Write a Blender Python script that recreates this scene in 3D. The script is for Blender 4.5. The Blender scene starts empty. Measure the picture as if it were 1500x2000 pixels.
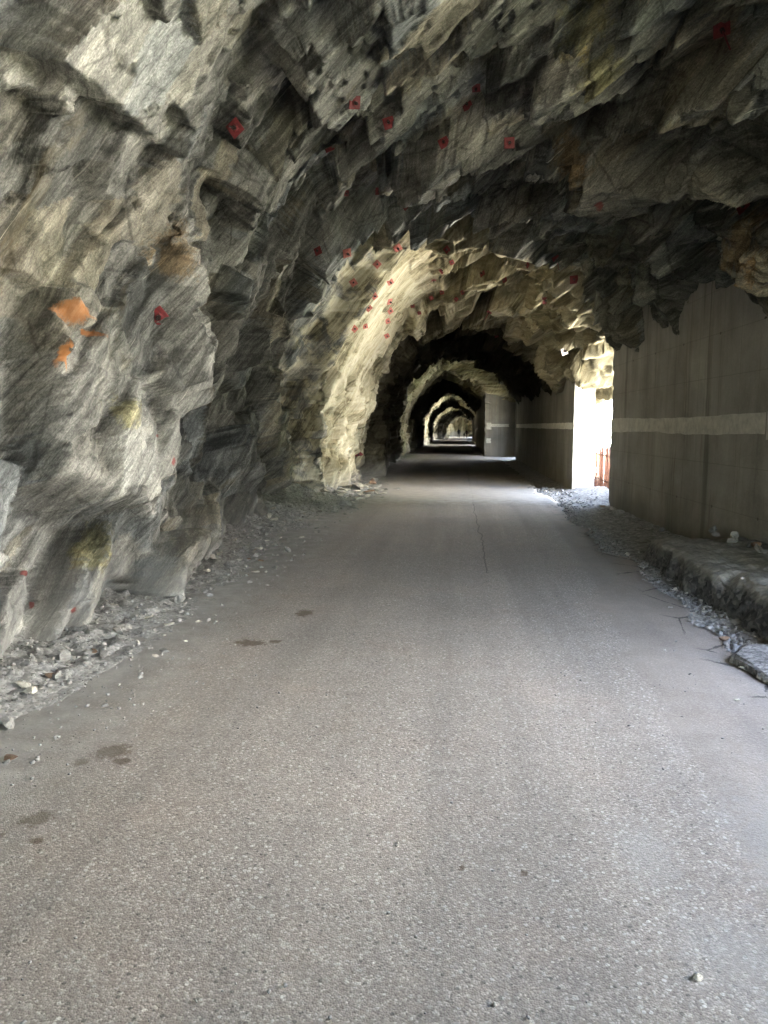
import bpy, bmesh, math, random
import numpy as np
from mathutils import Vector, Matrix
random.seed(7)
rng = np.random.default_rng(7)
S = bpy.context.scene

# ------------------------------------------------------------------ camera
F_PX, YAW, PITCH = 1444.0, math.radians(5.70), math.radians(6.64)
cd = bpy.data.cameras.new("camera")
cam = bpy.data.objects.new("camera", cd)
S.collection.objects.link(cam)
cd.sensor_width = 36.0
cd.sensor_fit = 'AUTO'
cd.lens = 36.0 * F_PX / 2000.0
cd.clip_start, cd.clip_end = 0.05, 1500
cam.location = (0, 0, 1.5)
cam.rotation_euler = (math.pi / 2 - PITCH, 0, YAW)
S.camera = cam

# ------------------------------------------------------------------ light
SUN_EL, SUN_AZ = math.radians(62), math.radians(172)      # azimuth the light comes FROM, clockwise from +Y
w = bpy.data.worlds.new("World")
S.world = w
w.use_nodes = True
wn = w.node_tree.nodes
wl = w.node_tree.links
bg = wn["Background"]
sky = wn.new("ShaderNodeTexSky")
sky.sky_type = 'NISHITA'
sky.sun_disc = False
sky.sun_elevation = SUN_EL
sky.sun_rotation = SUN_AZ
sky.air_density, sky.dust_density, sky.ozone_density = 1.0, 1.6, 1.0
wl.new(sky.outputs[0], bg.inputs[0])
bg.inputs[1].default_value = 0.07
sl = bpy.data.lights.new("sun", 'SUN')
sl.energy, sl.angle, sl.color = 5.0, math.radians(0.5), (1.0, 0.93, 0.82)
so = bpy.data.objects.new("sun", sl)
S.collection.objects.link(so)
sd = Vector((math.sin(SUN_AZ) * math.cos(SUN_EL), math.cos(SUN_AZ) * math.cos(SUN_EL), math.sin(SUN_EL)))
so.rotation_euler = sd.to_track_quat('Z', 'Y').to_euler()
S.view_settings.view_transform = 'Standard'
S.view_settings.look = 'None'
S.view_settings.gamma = 1
S.view_settings.exposure = 6.2
S.view_settings.use_curve_mapping = False
S.render.engine = 'CYCLES'
cy = S.cycles
cy.max_bounces, cy.diffuse_bounces, cy.glossy_bounces = 5, 5, 1
cy.use_denoising = True
cy.denoiser = 'OPENIMAGEDENOISE'
cy.caustics_reflective = cy.caustics_refractive = False
cy.sample_clamp_indirect = 6.0
cy.use_adaptive_sampling = False

# ------------------------------------------------------------------ noise tools
def hsh(ix, iy, iz, s):
    h = (ix.astype(np.int64) * 374761393 + iy.astype(np.int64) * 668265263 + iz.astype(np.int64) * 2147483647 + s * 974634777) & 0xFFFFFFFF
    h = ((h ^ (h >> 13)) * 1274126177) & 0xFFFFFFFF
    h = ((h ^ (h >> 16)) * 2246822519) & 0xFFFFFFFF
    h = h ^ (h >> 15)
    return (h & 0xFFFFFF).astype(np.float32) / 16777216.0

def vnoise(P, s=0):
    I = np.floor(P).astype(np.int64)
    f = (P - I).astype(np.float32)
    f = f * f * f * (f * (f * 6 - 15) + 10)
    r = 0
    for dx in (0, 1):
        wx = f[:, 0] if dx else 1 - f[:, 0]
        for dy in (0, 1):
            wy = f[:, 1] if dy else 1 - f[:, 1]
            for dz in (0, 1):
                wz = f[:, 2] if dz else 1 - f[:, 2]
                r = r + hsh(I[:, 0] + dx, I[:, 1] + dy, I[:, 2] + dz, s) * wx * wy * wz
    return r * 2 - 1

def fbm(P, s=0, o=4, g=0.5):
    a, r, k = 1.0, 0, 1.0
    for i in range(o):
        r = r + a * vnoise(P * k, s + i * 17)
        a *= g
        k *= 2.03
    return r

def vor(Q, s):
    """two nearest jittered-grid sites of each point: (centre, id-hash) pairs and distances"""
    I = np.floor(Q).astype(np.int64)
    n = len(Q)
    d1 = np.full(n, 9.0, np.float32); d2 = np.full(n, 9.0, np.float32)
    c1 = np.zeros((n, 3), np.float32); c2 = np.zeros((n, 3), np.float32)
    k1 = np.zeros((n, 3), np.int64); k2 = np.zeros((n, 3), np.int64)
    for dx in (-1, 0, 1):
        for dy in (-1, 0, 1):
            for dz in (-1, 0, 1):
                ix, iy, iz = I[:, 0] + dx, I[:, 1] + dy, I[:, 2] + dz
                c = np.stack([ix + hsh(ix, iy, iz, s), iy + hsh(ix, iy, iz, s + 1), iz + hsh(ix, iy, iz, s + 2)], 1).astype(np.float32)
                d = np.sqrt(((Q - c) ** 2).sum(1))
                k = np.stack([ix, iy, iz], 1)
                m = d < d1
                m2 = (~m) & (d < d2)
                d2 = np.where(m, d1, np.where(m2, d, d2))
                c2[m] = c1[m]; k2[m] = k1[m]
                c2[m2] = c[m2]; k2[m2] = k[m2]
                c1[m] = c[m]; k1[m] = k[m]
                d1 = np.where(m, d, d1)
    return c1, k1, d1, c2, k2, d2

def sstep(a, b, x):
    t = np.clip((x - a) / (b - a), 0, 1)
    return t * t * (3 - 2 * t)

# foliation frame of the schist
FN = np.array([1, 0.75, -0.95], np.float32); FN /= np.linalg.norm(FN)
FU = np.array([0, 1, 0.79], np.float32); FU -= FN * FU.dot(FN); FU /= np.linalg.norm(FU)
FV = np.cross(FN, FU)
FR = np.stack([FN, FU, FV])            # rows

def zg(y):
    return -0.006 * np.maximum(0.0, np.asarray(y, float) - 30)

# ------------------------------------------------------------------ object tools
def mesh_obj(name, verts, faces, mat, parent=None, smooth=False):
    me = bpy.data.meshes.new(name)
    me.from_pydata([tuple(v) for v in verts], [], [tuple(f) for f in faces])
    if mat: me.materials.append(mat)
    if smooth: me.polygons.foreach_set('use_smooth', [True] * len(me.polygons))
    me.update()
    o = bpy.data.objects.new(name, me)
    S.collection.objects.link(o)
    if parent: o.parent = parent
    return o

def grid_obj(name, V, nr, nc, mat, smooth=True, attrs=None, closed=False, extra=None, parent=None):
    """V: (nr*nc,3) numpy grid"""
    me = bpy.data.meshes.new(name)
    r = np.arange(nr - 1)[:, None]
    cc = nc if closed else nc - 1
    c = np.arange(cc)[None, :]
    c2 = (c + 1) % nc
    Fq = np.stack([r * nc + c, r * nc + c2, (r + 1) * nc + c2, (r + 1) * nc + c], -1).reshape(-1, 4)
    me.vertices.add(len(V))
    me.vertices.foreach_set('co', np.ascontiguousarray(V, np.float32).ravel())
    me.loops.add(Fq.size)
    me.loops.foreach_set('vertex_index', Fq.astype(np.int32).ravel())
    me.polygons.add(len(Fq))
    me.polygons.foreach_set('loop_start', np.arange(0, Fq.size, 4, dtype=np.int32))
    me.update(calc_edges=True)
    if smooth: me.polygons.foreach_set('use_smooth', np.ones(len(Fq), bool))
    if mat: me.materials.append(mat)
    for k, a in (attrs or {}).items():
        if a.ndim == 1:
            at = me.attributes.new(k, 'FLOAT', 'POINT'); at.data.foreach_set('value', a.astype(np.float32))
        else:
            at = me.attributes.new(k, 'FLOAT_VECTOR', 'POINT'); at.data.foreach_set('vector', a.astype(np.float32).ravel())
    me.validate()
    o = bpy.data.objects.new(name, me)
    S.collection.objects.link(o)
    if parent: o.parent = parent
    return o

def tag(o, label=None, cat=None, group=None, kind=None):
    if label: o['label'] = label
    if cat: o['category'] = cat
    if group: o['group'] = group
    if kind: o['kind'] = kind
    return o

def empty(name, loc=(0, 0, 0), rot=None):
    e = bpy.data.objects.new(name, None)
    S.collection.objects.link(e)
    e.location = loc
    if rot is not None:
        e.rotation_mode = 'QUATERNION'
        e.rotation_quaternion = rot
    return e

# ------------------------------------------------------------------ materials
def new_mat(name):
    m = bpy.data.materials.new(name)
    m.use_nodes = True
    nt = m.node_tree
    return m, nt, nt.nodes["Principled BSDF"]

class NT:
    def __init__(s, nt): s.nt = nt
    def n(s, t, **k):
        x = s.nt.nodes.new(t)
        for a, b in k.items(): setattr(x, a, b)
        return x
    def l(s, a, b): s.nt.links.new(a, b)
    def noise(s, vec, scale, det=6, rough=0.6, dist=0.0):
        x = s.n("ShaderNodeTexNoise")
        x.inputs['Scale'].default_value = scale; x.inputs['Detail'].default_value = det
        x.inputs['Roughness'].default_value = rough; x.inputs['Distortion'].default_value = dist
        s.l(vec, x.inputs['Vector']); return x.outputs['Fac']
    def vorn(s, vec, scale, feature='F1', out='Distance', rnd=1.0):
        x = s.n("ShaderNodeTexVoronoi", feature=feature)
        x.inputs['Scale'].default_value = scale; x.inputs['Randomness'].default_value = rnd
        s.l(vec, x.inputs['Vector']); return x.outputs[out]
    def ramp(s, fac, pts):
        x = s.n("ShaderNodeValToRGB")
        e = x.color_ramp.elements
        while len(e) < len(pts): e.new(0.5)
        for i, (p, c) in enumerate(pts):
            e[i].position = p
            e[i].color = (c, c, c, 1) if isinstance(c, (int, float)) else (*c, 1)
        s.l(fac, x.inputs[0]); return x.outputs[0]
    def mix(s, fac, a, b, mode='MIX'):
        x = s.n("ShaderNodeMix", data_type='RGBA', blend_type=mode)
        for sock, v in ((x.inputs[0], fac), (x.inputs[6], a), (x.inputs[7], b)):
            if isinstance(v, (int, float)): sock.default_value = v
            elif isinstance(v, tuple): sock.default_value = (*v, 1)
            else: s.l(v, sock)
        return x.outputs[2]
    def math(s, op, a, b=0.0, c=0.0, clamp=False):
        x = s.n("ShaderNodeMath", operation=op); x.use_clamp = clamp
        for i, v in enumerate((a, b, c)):
            if isinstance(v, (int, float)): x.inputs[i].default_value = v
            else: s.l(v, x.inputs[i])
        return x.outputs[0]
    def mapping(s, vec, scale=(1, 1, 1), loc=(0, 0, 0), rot=(0, 0, 0)):
        x = s.n("ShaderNodeMapping")
        x.inputs['Scale'].default_value = scale; x.inputs['Location'].default_value = loc; x.inputs['Rotation'].default_value = rot
        s.l(vec, x.inputs[0]); return x.outputs[0]
    def blob(s, vec, c, r, warp=None):
        """soft 0..1 mask round a world point: distance (optionally warped) against radii"""
        m = s.mapping(vec, scale=(1 / r[0], 1 / r[1], 1 / r[2]), loc=(-c[0] / r[0], -c[1] / r[1], -c[2] / r[2]))
        x = s.n("ShaderNodeVectorMath", operation='LENGTH'); s.l(m, x.inputs[0])
        d = x.outputs['Value']
        if warp is not None: d = s.math('ADD', d, warp)
        return d
    def bump(s, h, strength, dist, prev=None):
        x = s.n("ShaderNodeBump")
        x.inputs['Strength'].default_value = strength; x.inputs['Distance'].default_value = dist
        s.l(h, x.inputs['Height'])
        if prev is not None: s.l(prev, x.inputs['Normal'])
        return x.outputs[0]

ORANGE_AT, OCHRE_AT, REDS_AT = [], [], []      # filled once the rock stands (world points)

def rock_material():
    m, nt, b = new_mat("schist")
    k = NT(nt)
    geo = k.n("ShaderNodeNewGeometry")
    pos = geo.outputs['Position']
    
    wv = k.n("ShaderNodeTexNoise"); wv.inputs['Scale'].default_value = 0.7; wv.inputs['Detail'].default_value = 2.0; k.l(pos, wv.inputs['Vector'])
    w2_ = k.n("ShaderNodeVectorMath", operation='SUBTRACT'); k.l(wv.outputs['Color'], w2_.inputs[0]); w2_.inputs[1].default_value = (0.5, 0.5, 0.5)
    w3_ = k.n("ShaderNodeVectorMath", operation='SCALE'); k.l(w2_.outputs[0], w3_.inputs[0]); w3_.inputs['Scale'].default_value = 0.28
    w4_ = k.n("ShaderNodeVectorMath", operation='ADD'); k.l(pos, w4_.inputs[0]); k.l(w3_.outputs[0], w4_.inputs[1])
    cmb = k.n("ShaderNodeCombineXYZ")
    for q in range(3):
        dt = k.n("ShaderNodeVectorMath", operation='DOT_PRODUCT'); k.l(w4_.outputs[0], dt.inputs[0]); dt.inputs[1].default_value = tuple(float(c) for c in FR[q])
        k.l(dt.outputs['Value'], cmb.inputs[q])
    fol = cmb.outputs[0]
    ta = k.n("ShaderNodeAttribute", attribute_name='tint'); sep = k.n("ShaderNodeSeparateXYZ"); k.l(ta.outputs['Vector'], sep.inputs[0])
    t1, t2, t3 = sep.outputs
    # foliation streaks
    s1 = k.noise(k.mapping(fol, (17, 1.2, 1.2)), 1.0, 5, 0.68, 0.0)
    s2 = k.noise(k.mapping(fol, (70, 5, 5)), 1.0, 3, 0.7, 0.0)
    gr = k.noise(pos, 55, 3, 0.7)
    md = k.noise(pos, 3.0, 5, 0.65, 0.4)
    lo = k.noise(pos, 0.55, 4, 0.6, 0.5)
    v = k.math('ADD', k.math('MULTIPLY', s1, 0.52), k.math('ADD', k.math('MULTIPLY', s2, 0.14), k.math('ADD', k.math('MULTIPLY', gr, 0.14), k.math('MULTIPLY', md, 0.22))))
    v = k.math('ADD', v, k.math('MULTIPLY', k.math('SUBTRACT', t1, 0.5), 0.17))
    base = k.ramp(v, [(0.41, (0.078, 0.078, 0.070)), (0.47, (0.148, 0.147, 0.133)), (0.52, (0.212, 0.209, 0.188)), (0.58, (0.29, 0.284, 0.255)), (0.65, (0.47, 0.455, 0.40))])
    # pepper of mica and pits
    pp = k.noise(k.mapping(fol, (160, 40, 40)), 1.0, 2, 0.8)
    base = k.mix(1.0, base, k.ramp(pp, [(0.36, 0.70), (0.5, 0.97), (0.62, 1.3)]), 'MULTIPLY')
    # hairline joints
    jw = k.math('MULTIPLY', k.math('SUBTRACT', k.noise(pos, 5, 6, 0.7), 0.5), 0.10)
    j1 = k.math('ADD', k.vorn(k.mapping(fol, (2.6, 0.9, 1.3)), 1.0, 'DISTANCE_TO_EDGE'), jw)
    j2 = k.math('ADD', k.vorn(k.mapping(fol, (8.5, 2.2, 3.4)), 1.0, 'DISTANCE_TO_EDGE'), jw)
    jm = k.math('MAXIMUM', k.ramp(j1, [(0.0, 1.0), (0.022, 0.0)]), k.math('MULTIPLY', k.ramp(j2, [(0.0, 1.0), (0.035, 0.0)]), 0.55))
    base = k.mix(k.math('MULTIPLY', jm, 0.5), base, (0.035, 0.033, 0.028))
    # thin pale quartz seams along the foliation
    qs = k.noise(k.mapping(fol, (34, 0.9, 0.9), (4, 9, 2)), 1.0, 2, 0.5)
    base = k.mix(k.math('MULTIPLY', k.ramp(qs, [(0.70, 0.0), (0.76, 1.0)]), 0.65), base, (0.52, 0.50, 0.43))
    # blue-grey and brown blocks
    base = k.mix(k.math('MULTIPLY', k.ramp(t2, [(0.45, 0.0), (0.75, 1.0)]), 0.55), base, k.mix(1.0, base, (0.80, 0.92, 1.08), 'MULTIPLY'))
    base = k.mix(k.math('MULTIPLY', k.ramp(t3, [(0.62, 0.0), (0.9, 1.0)]), 0.4), base, k.mix(1.0, base, (1.12, 0.95, 0.66), 'MULTIPLY'))
    # ochre weathering
    oc = k.noise(k.mapping(fol, (1.7, 0.6, 0.6)), 1.0, 7, 0.7, 0.8)
    ocm = k.ramp(oc, [(0.60, 0.0), (0.70, 1.0)])
    base = k.mix(k.math('MULTIPLY', ocm, 0.4), base, k.mix(0.6, base, (0.24, 0.18, 0.08), 'MIX'))
    # damp green-black veils
    dk = k.ramp(lo, [(0.30, 1.0), (0.46, 0.0)])
    base = k.mix(k.math('MULTIPLY', dk, 0.5), base, k.mix(1.0, base, (0.62, 0.68, 0.60), 'MULTIPLY'))
    # thin quartz veins
    
    # yellowish schist from the first bay on, left side painted paler as lit
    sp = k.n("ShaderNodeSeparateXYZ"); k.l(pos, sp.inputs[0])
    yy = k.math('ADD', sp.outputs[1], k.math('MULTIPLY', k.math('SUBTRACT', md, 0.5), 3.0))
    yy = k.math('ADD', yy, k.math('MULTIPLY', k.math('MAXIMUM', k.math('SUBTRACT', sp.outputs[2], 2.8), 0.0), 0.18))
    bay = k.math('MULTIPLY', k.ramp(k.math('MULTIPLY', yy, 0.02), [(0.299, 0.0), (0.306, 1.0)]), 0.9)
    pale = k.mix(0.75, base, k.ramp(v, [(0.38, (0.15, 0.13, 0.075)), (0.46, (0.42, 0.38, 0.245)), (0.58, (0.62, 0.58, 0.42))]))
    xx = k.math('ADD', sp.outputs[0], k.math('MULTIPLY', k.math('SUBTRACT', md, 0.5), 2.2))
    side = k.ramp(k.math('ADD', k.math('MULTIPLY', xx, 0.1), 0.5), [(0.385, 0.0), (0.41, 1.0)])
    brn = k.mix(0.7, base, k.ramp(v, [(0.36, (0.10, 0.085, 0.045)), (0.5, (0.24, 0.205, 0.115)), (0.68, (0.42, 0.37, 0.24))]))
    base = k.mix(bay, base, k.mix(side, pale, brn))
    # dark olive rock on the right, darkened further to paint in shade
    dr = k.math('MULTIPLY', k.ramp(k.math('ADD', k.math('MULTIPLY', xx, 0.1), 0.5), [(0.56, 0.0), (0.68, 1.0)]), k.math('SUBTRACT', 1.0, bay))
    base = k.mix(k.math('MULTIPLY', dr, 0.9), base, k.mix(1.0, base, (0.72, 0.73, 0.65), 'MULTIPLY'))
    rv = k.ramp(k.math('MULTIPLY', xx, 0.1), [(0.23, 0.0), (0.28, 1.0)])  # reveal rock's colour darkened to hold back the bright opening's light
    base = k.mix(k.math('MULTIPLY', rv, bay), base, k.mix(1.0, base, (0.42, 0.42, 0.40), 'MULTIPLY'))
    # rock darkened between the far openings: tunnel shade painted into its colour
    deep_shade = k.ramp(k.math('MULTIPLY', yy, 0.005), [(0.0, 0.0), (0.1025, 0.0), (0.112, 1.0), (0.168, 1.0), (0.176, 0.0), (0.215, 0.0), (0.24, 1.0), (0.32, 1.0), (0.33, 0.0), (0.36, 0.0), (0.38, 1.0), (0.48, 1.0), (0.485, 0.0), (0.51, 0.0), (0.525, 1.0), (0.575, 1.0), (0.585, 0.0)])
    base = k.mix(deep_shade, base, k.mix(1.0, base, (0.13, 0.125, 0.115), 'MULTIPLY'))
    # dust low on the wall
    dust = k.math('MULTIPLY', k.ramp(k.math('ADD', sp.outputs[2], k.math('MULTIPLY', md, 0.8)), [(0.45, 1.0), (1.0, 0.0)]), 0.6)
    base = k.mix(dust, base, (0.27, 0.27, 0.265))
    # ochre crust in the roof
    wob = k.math('MULTIPLY', k.math('SUBTRACT', k.noise(pos, 5.0, 5, 0.75), 0.5), 3.4)
    for c, r, col in OCHRE_AT:
        d = k.blob(pos, c, r, wob)
        base = k.mix(k.math('MULTIPLY', k.ramp(d, [(0.45, 1.0), (1.0, 0.0)]), 0.6), base, k.mix(1.0, base, tuple(c * 3.6 for c in col), 'MULTIPLY'))
    wob2 = k.math('MULTIPLY', k.math('SUBTRACT', k.noise(pos, 26.0, 6, 0.8), 0.5), 1.3)
    for c, r, col in ORANGE_AT:
        d = k.blob(pos, c, r, wob2)
        base = k.mix(k.math('MULTIPLY', k.ramp(d, [(0.55, 0.92), (1.15, 0.0)]), 0.85), base, col)
    k.l(base, b.inputs['Base Color'])
    b.inputs['Roughness'].default_value = 0.8
    b.inputs['Specular IOR Level'].default_value = 0.12
    h = k.math('ADD', k.math('MULTIPLY', s1, 1.0), k.math('MULTIPLY', s2, 0.25))
    n1 = k.bump(h, 0.9, 0.022)
    cv = k.vorn(k.mapping(fol, (26, 7, 9)), 1.0, 'F1', 'Color')
    cs = k.n("ShaderNodeSeparateColor"); k.l(cv, cs.inputs[0])
    n1 = k.bump(cs.outputs[0], 0.55, 0.018, n1)
    n2 = k.bump(k.noise(pos, 34, 4, 0.8), 0.8, 0.010, n1)
    k.l(n2, b.inputs['Normal'])
    return m

def concrete_material(name="board_marked_concrete", tint=(0.285, 0.273, 0.238), streak=1.0):
    m, nt, b = new_mat(name)
    k = NT(nt)
    pos = k.n("ShaderNodeNewGeometry").outputs['Position']
    st = k.noise(k.mapping(pos, (1.6, 1.6, 0.22)), 1.0, 9, 0.68, 0.3)
    st2 = k.noise(k.mapping(pos, (9, 9, 0.35), (5, 2, 1)), 1.0, 6, 0.6)
    cl = k.noise(pos, 1.1, 6, 0.65, 0.3)
    fg = k.noise(pos, 40, 6, 0.7)
    v = k.math('ADD', k.math('MULTIPLY', st, 0.45), k.math('ADD', k.math('MULTIPLY', cl, 0.4), k.math('MULTIPLY', fg, 0.15)))
    t = tint
    col = k.ramp(v, [(0.36, tuple(c * 0.52 for c in t)), (0.48, tuple(c * 0.85 for c in t)), (0.58, tuple(c * 1.1 for c in t)), (0.70, tuple(min(1, c * 1.45) for c in t))])
    ru = k.ramp(st2, [(0.60, 0.0), (0.70, 1.0)])
    col = k.mix(k.math('MULTIPLY', ru, 0.6 * streak), col, (0.115, 0.075, 0.045))
    lime = k.ramp(k.noise(k.mapping(pos, (6, 6, 0.22), (9, 4, 3)), 1.0, 5, 0.6), [(0.62, 0.0), (0.70, 1.0)])
    col = k.mix(k.math('MULTIPLY', lime, 0.4 * streak), col, (0.50, 0.48, 0.40))
    dk = k.ramp(k.noise(k.mapping(pos, (4, 4, 0.12), (2, 8, 5)), 1.0, 5, 0.65), [(0.58, 0.0), (0.66, 1.0)])
    col = k.mix(k.math('MULTIPLY', dk, 0.55 * streak), col, (0.06, 0.052, 0.04))
    # pour joint and board lines
    sp = k.n("ShaderNodeSeparateXYZ"); k.l(pos, sp.inputs[0])
    fz = k.math('FRACT', k.math('MULTIPLY', sp.outputs[2], 1 / 0.52))
    jl = k.math('LESS_THAN', fz, 0.018)
    col = k.mix(k.math('MULTIPLY', jl, 0.35), col, (0.10, 0.09, 0.07))
    fy = k.math('FRACT', k.math('MULTIPLY', sp.outputs[1], 1 / 1.25)); jy = k.math('LESS_THAN', fy, 0.008)
    col = k.mix(k.math('MULTIPLY', jy, 0.4), col, (0.09, 0.08, 0.06))
    th = k.n("ShaderNodeCombineXYZ"); k.l(k.math('MULTIPLY', fy, 1.25), th.inputs[0]); k.l(k.math('MULTIPLY', k.math('FRACT', k.math('MULTIPLY', sp.outputs[2], 1 / 1.04)), 1.04), th.inputs[1])
    dd_ = k.n("ShaderNodeVectorMath", operation='DISTANCE'); k.l(th.outputs[0], dd_.inputs[0]); dd_.inputs[1].default_value = (0.62, 0.52, 0)
    hole = k.math('LESS_THAN', dd_.outputs['Value'], 0.018)
    col = k.mix(k.math('MULTIPLY', hole, 0.8), col, (0.04, 0.035, 0.03))
    foot = k.ramp(k.math('ADD', sp.outputs[2], k.math('MULTIPLY', k.math('SUBTRACT', cl, 0.5), 0.9)), [(0.15, 1.0), (0.75, 0.0)])
    col = k.mix(k.math('MULTIPLY', foot, 0.5), col, (0.13, 0.115, 0.085))
    patch_ = k.ramp(k.noise(pos, 0.8, 5, 0.6), [(0.52, 0.0), (0.56, 1.0)])
    col = k.mix(k.math('MULTIPLY', patch_, 0.25), col, k.mix(1.0, col, (1.35, 1.33, 1.28), 'MULTIPLY'))
    k.l(col, b.inputs['Base Color'])
    b.inputs['Roughness'].default_value = 0.85
    n1 = k.bump(k.noise(pos, 7, 5, 0.7), 0.5, 0.02)
    n2 = k.bump(fg, 0.6, 0.006, n1)
    n3 = k.bump(k.math('SUBTRACT', 1.0, jl), 0.5, 0.006, n2)
    k.l(n3, b.inputs['Normal'])
    return m

def asphalt_material():
    m, nt, b = new_mat("worn_asphalt")
    k = NT(nt)
    pos = k.n("ShaderNodeNewGeometry").outputs['Position']
    sp = k.n("ShaderNodeSeparateXYZ"); k.l(pos, sp.inputs[0])
    a = k.vorn(pos, 150, 'F1', 'Color')
    av = k.n("ShaderNodeSeparateColor"); k.l(a, av.inputs[0])
    a2 = k.vorn(pos, 62, 'F1', 'Color')
    av2 = k.n("ShaderNodeSeparateColor"); k.l(a2, av2.inputs[0])
    d2 = k.vorn(pos, 62, 'F1', 'Distance')
    lo = k.noise(pos, 0.7, 6, 0.6, 0.4)
    md = k.noise(pos, 5, 6, 0.65)
    fn = k.noise(pos, 130, 4, 0.7)
    # older coarse seal (left/middle) and a smoother strip along the right edge
    ed = k.math('ADD', sp.outputs[0], k.math('MULTIPLY', k.math('SUBTRACT', k.noise(pos, 0.9, 5, 0.6), 0.5), 0.5))
    ed = k.math('ADD', ed, k.math('MULTIPLY', sp.outputs[1], -0.055))
    smooth = k.ramp(k.math('MULTIPLY', ed, 0.5), [(0.42, 0.0), (0.46, 1.0)])
    base = k.ramp(k.math('ADD', k.math('MULTIPLY', lo, 0.5), k.math('ADD', k.math('MULTIPLY', md, 0.2), k.math('MULTIPLY', fn, 0.3))),
                  [(0.38, (0.215, 0.190, 0.167)), (0.50, (0.295, 0.262, 0.229)), (0.62, (0.375, 0.335, 0.290))])
    spk = k.ramp(av.outputs[0], [(0.0, (0.13, 0.116, 0.104)), (0.4, (0.25, 0.226, 0.200)), (0.8, (0.35, 0.317, 0.281)), (0.95, (0.60, 0.56, 0.50))])
    coarse = k.mix(0.55, base, spk)
    big = k.math('MULTIPLY', k.math('GREATER_THAN', av2.outputs[1], 0.86), k.math('LESS_THAN', d2, 0.42))
    coarse = k.mix(k.math('MULTIPLY', big, 0.75), coarse, k.ramp(av2.outputs[2], [(0.0, (0.30, 0.28, 0.25)), (1.0, (0.62, 0.60, 0.56))]))
    bigd = k.math('MULTIPLY', k.math('LESS_THAN', av2.outputs[1], 0.06), k.math('LESS_THAN', d2, 0.4))
    coarse = k.mix(k.math('MULTIPLY', bigd, 0.6), coarse, (0.06, 0.06, 0.058))
    fine = k.mix(0.22, k.mix(1.0, base, (0.90, 0.90, 0.90), 'MULTIPLY'), spk)
    col = k.mix(smooth, coarse, fine)
    # wheel-worn lighter lanes and seams running along the road
    ln = k.noise(k.mapping(pos, (2.6, 0.12, 1)), 1.0, 4, 0.55)
    col = k.mix(k.math('MULTIPLY', k.ramp(ln, [(0.35, 1.0), (0.55, 0.0)]), 0.28), col, (0.11, 0.107, 0.103))
    pinkish = k.ramp(k.noise(pos, 1.4, 5, 0.6), [(0.50, 0.0), (0.65, 1.0)])
    col = k.mix(k.math('MULTIPLY', pinkish, 0.25), col, k.mix(1.0, col, (1.12, 1.0, 0.93), 'MULTIPLY'))
    sx_ = k.math('ADD', sp.outputs[0], k.math('MULTIPLY', k.math('SUBTRACT', k.noise(pos, 1.2, 6, 0.6), 0.5), 0.22))
    seam = k.math('MULTIPLY', k.math('LESS_THAN', k.math('ABSOLUTE', k.math('SUBTRACT', sx_, 0.32)), 0.008), k.math('GREATER_THAN', sp.outputs[1], 7.5))
    col = k.mix(k.math('MULTIPLY', seam, 0.6), col, (0.07, 0.066, 0.06))
    ce = k.vorn(k.mapping(k.n("ShaderNodeNewGeometry").outputs['Position'], (1, 0.55, 1)), 2.6, 'DISTANCE_TO_EDGE')
    cw = k.math('LESS_THAN', k.math('ADD', ce, k.math('MULTIPLY', k.math('SUBTRACT', k.noise(pos, 7, 6, 0.75), 0.5), 0.13)), 0.014)
    cm_ = k.ramp(k.math('ADD', k.math('MULTIPLY', sp.outputs[0], 0.4), k.math('MULTIPLY', lo, 0.2)), [(0.745, 0.0), (0.79, 1.0)])
    crk = k.math('MULTIPLY', cw, cm_)
    col = k.mix(k.math('MULTIPLY', crk, 0.8), col, (0.045, 0.043, 0.04))
    road_shade = k.ramp(k.math('MULTIPLY', k.math('ADD', sp.outputs[1], k.math('MULTIPLY', md, 3)), 0.005), [(0.0, 0.0), (0.112, 0.0), (0.132, 1.0), (0.168, 1.0), (0.185, 0.0), (0.215, 0.0), (0.24, 1.0), (0.315, 1.0), (0.335, 0.0), (0.36, 0.0), (0.38, 1.0), (0.475, 1.0), (0.49, 0.0)])
    col = k.mix(road_shade, col, k.mix(1.0, col, (0.28, 0.28, 0.28), 'MULTIPLY'))  # asphalt darkened between openings, painting in the tunnel's shade
    pd = k.ramp(k.math('MULTIPLY', k.math('ADD', sp.outputs[1], k.math('MULTIPLY', k.math('SUBTRACT', md, 0.5), 2)), 0.02), [(0.282, 0.0), (0.30, 1.0), (0.36, 1.0), (0.41, 0.0)])  # dusty road level with the bay, paled further to paint in its light
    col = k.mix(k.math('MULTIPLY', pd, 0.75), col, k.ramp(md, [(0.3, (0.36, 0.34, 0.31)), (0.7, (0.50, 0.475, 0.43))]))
    wob = k.math('MULTIPLY', k.math('SUBTRACT', k.noise(pos, 22, 5, 0.8), 0.5), 2.6)
    # dry mud stains, drifts of dust
    for c, r in (((-1.57, 3.12), (0.09, 0.10)), ((-1.48, 3.02), (0.05, 0.05)), ((-1.66, 3.0), (0.05, 0.04)), ((-1.58, 2.52), (0.075, 0.07)), ((-1.66, 2.40), (0.03, 0.025)), ((-1.50, 2.38), (0.035, 0.03)),
                 ((-1.42, 4.88), (0.12, 0.09)), ((-1.22, 5.72), (0.08, 0.13)), ((-1.25, 4.93), (0.05, 0.05)), ((0.03, 2.37), (0.014, 0.02)), ((0.24, 2.36), (0.018, 0.02)), ((-1.9, 2.15), (0.05, 0.04))):
        d = k.blob(pos, (c[0], c[1], 0), (r[0], r[1], 4), wob)
        col = k.mix(k.math('MULTIPLY', k.ramp(d, [(0.60, 1.0), (1.12, 0.0)]), 0.85), col, (0.105, 0.075, 0.052))
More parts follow.
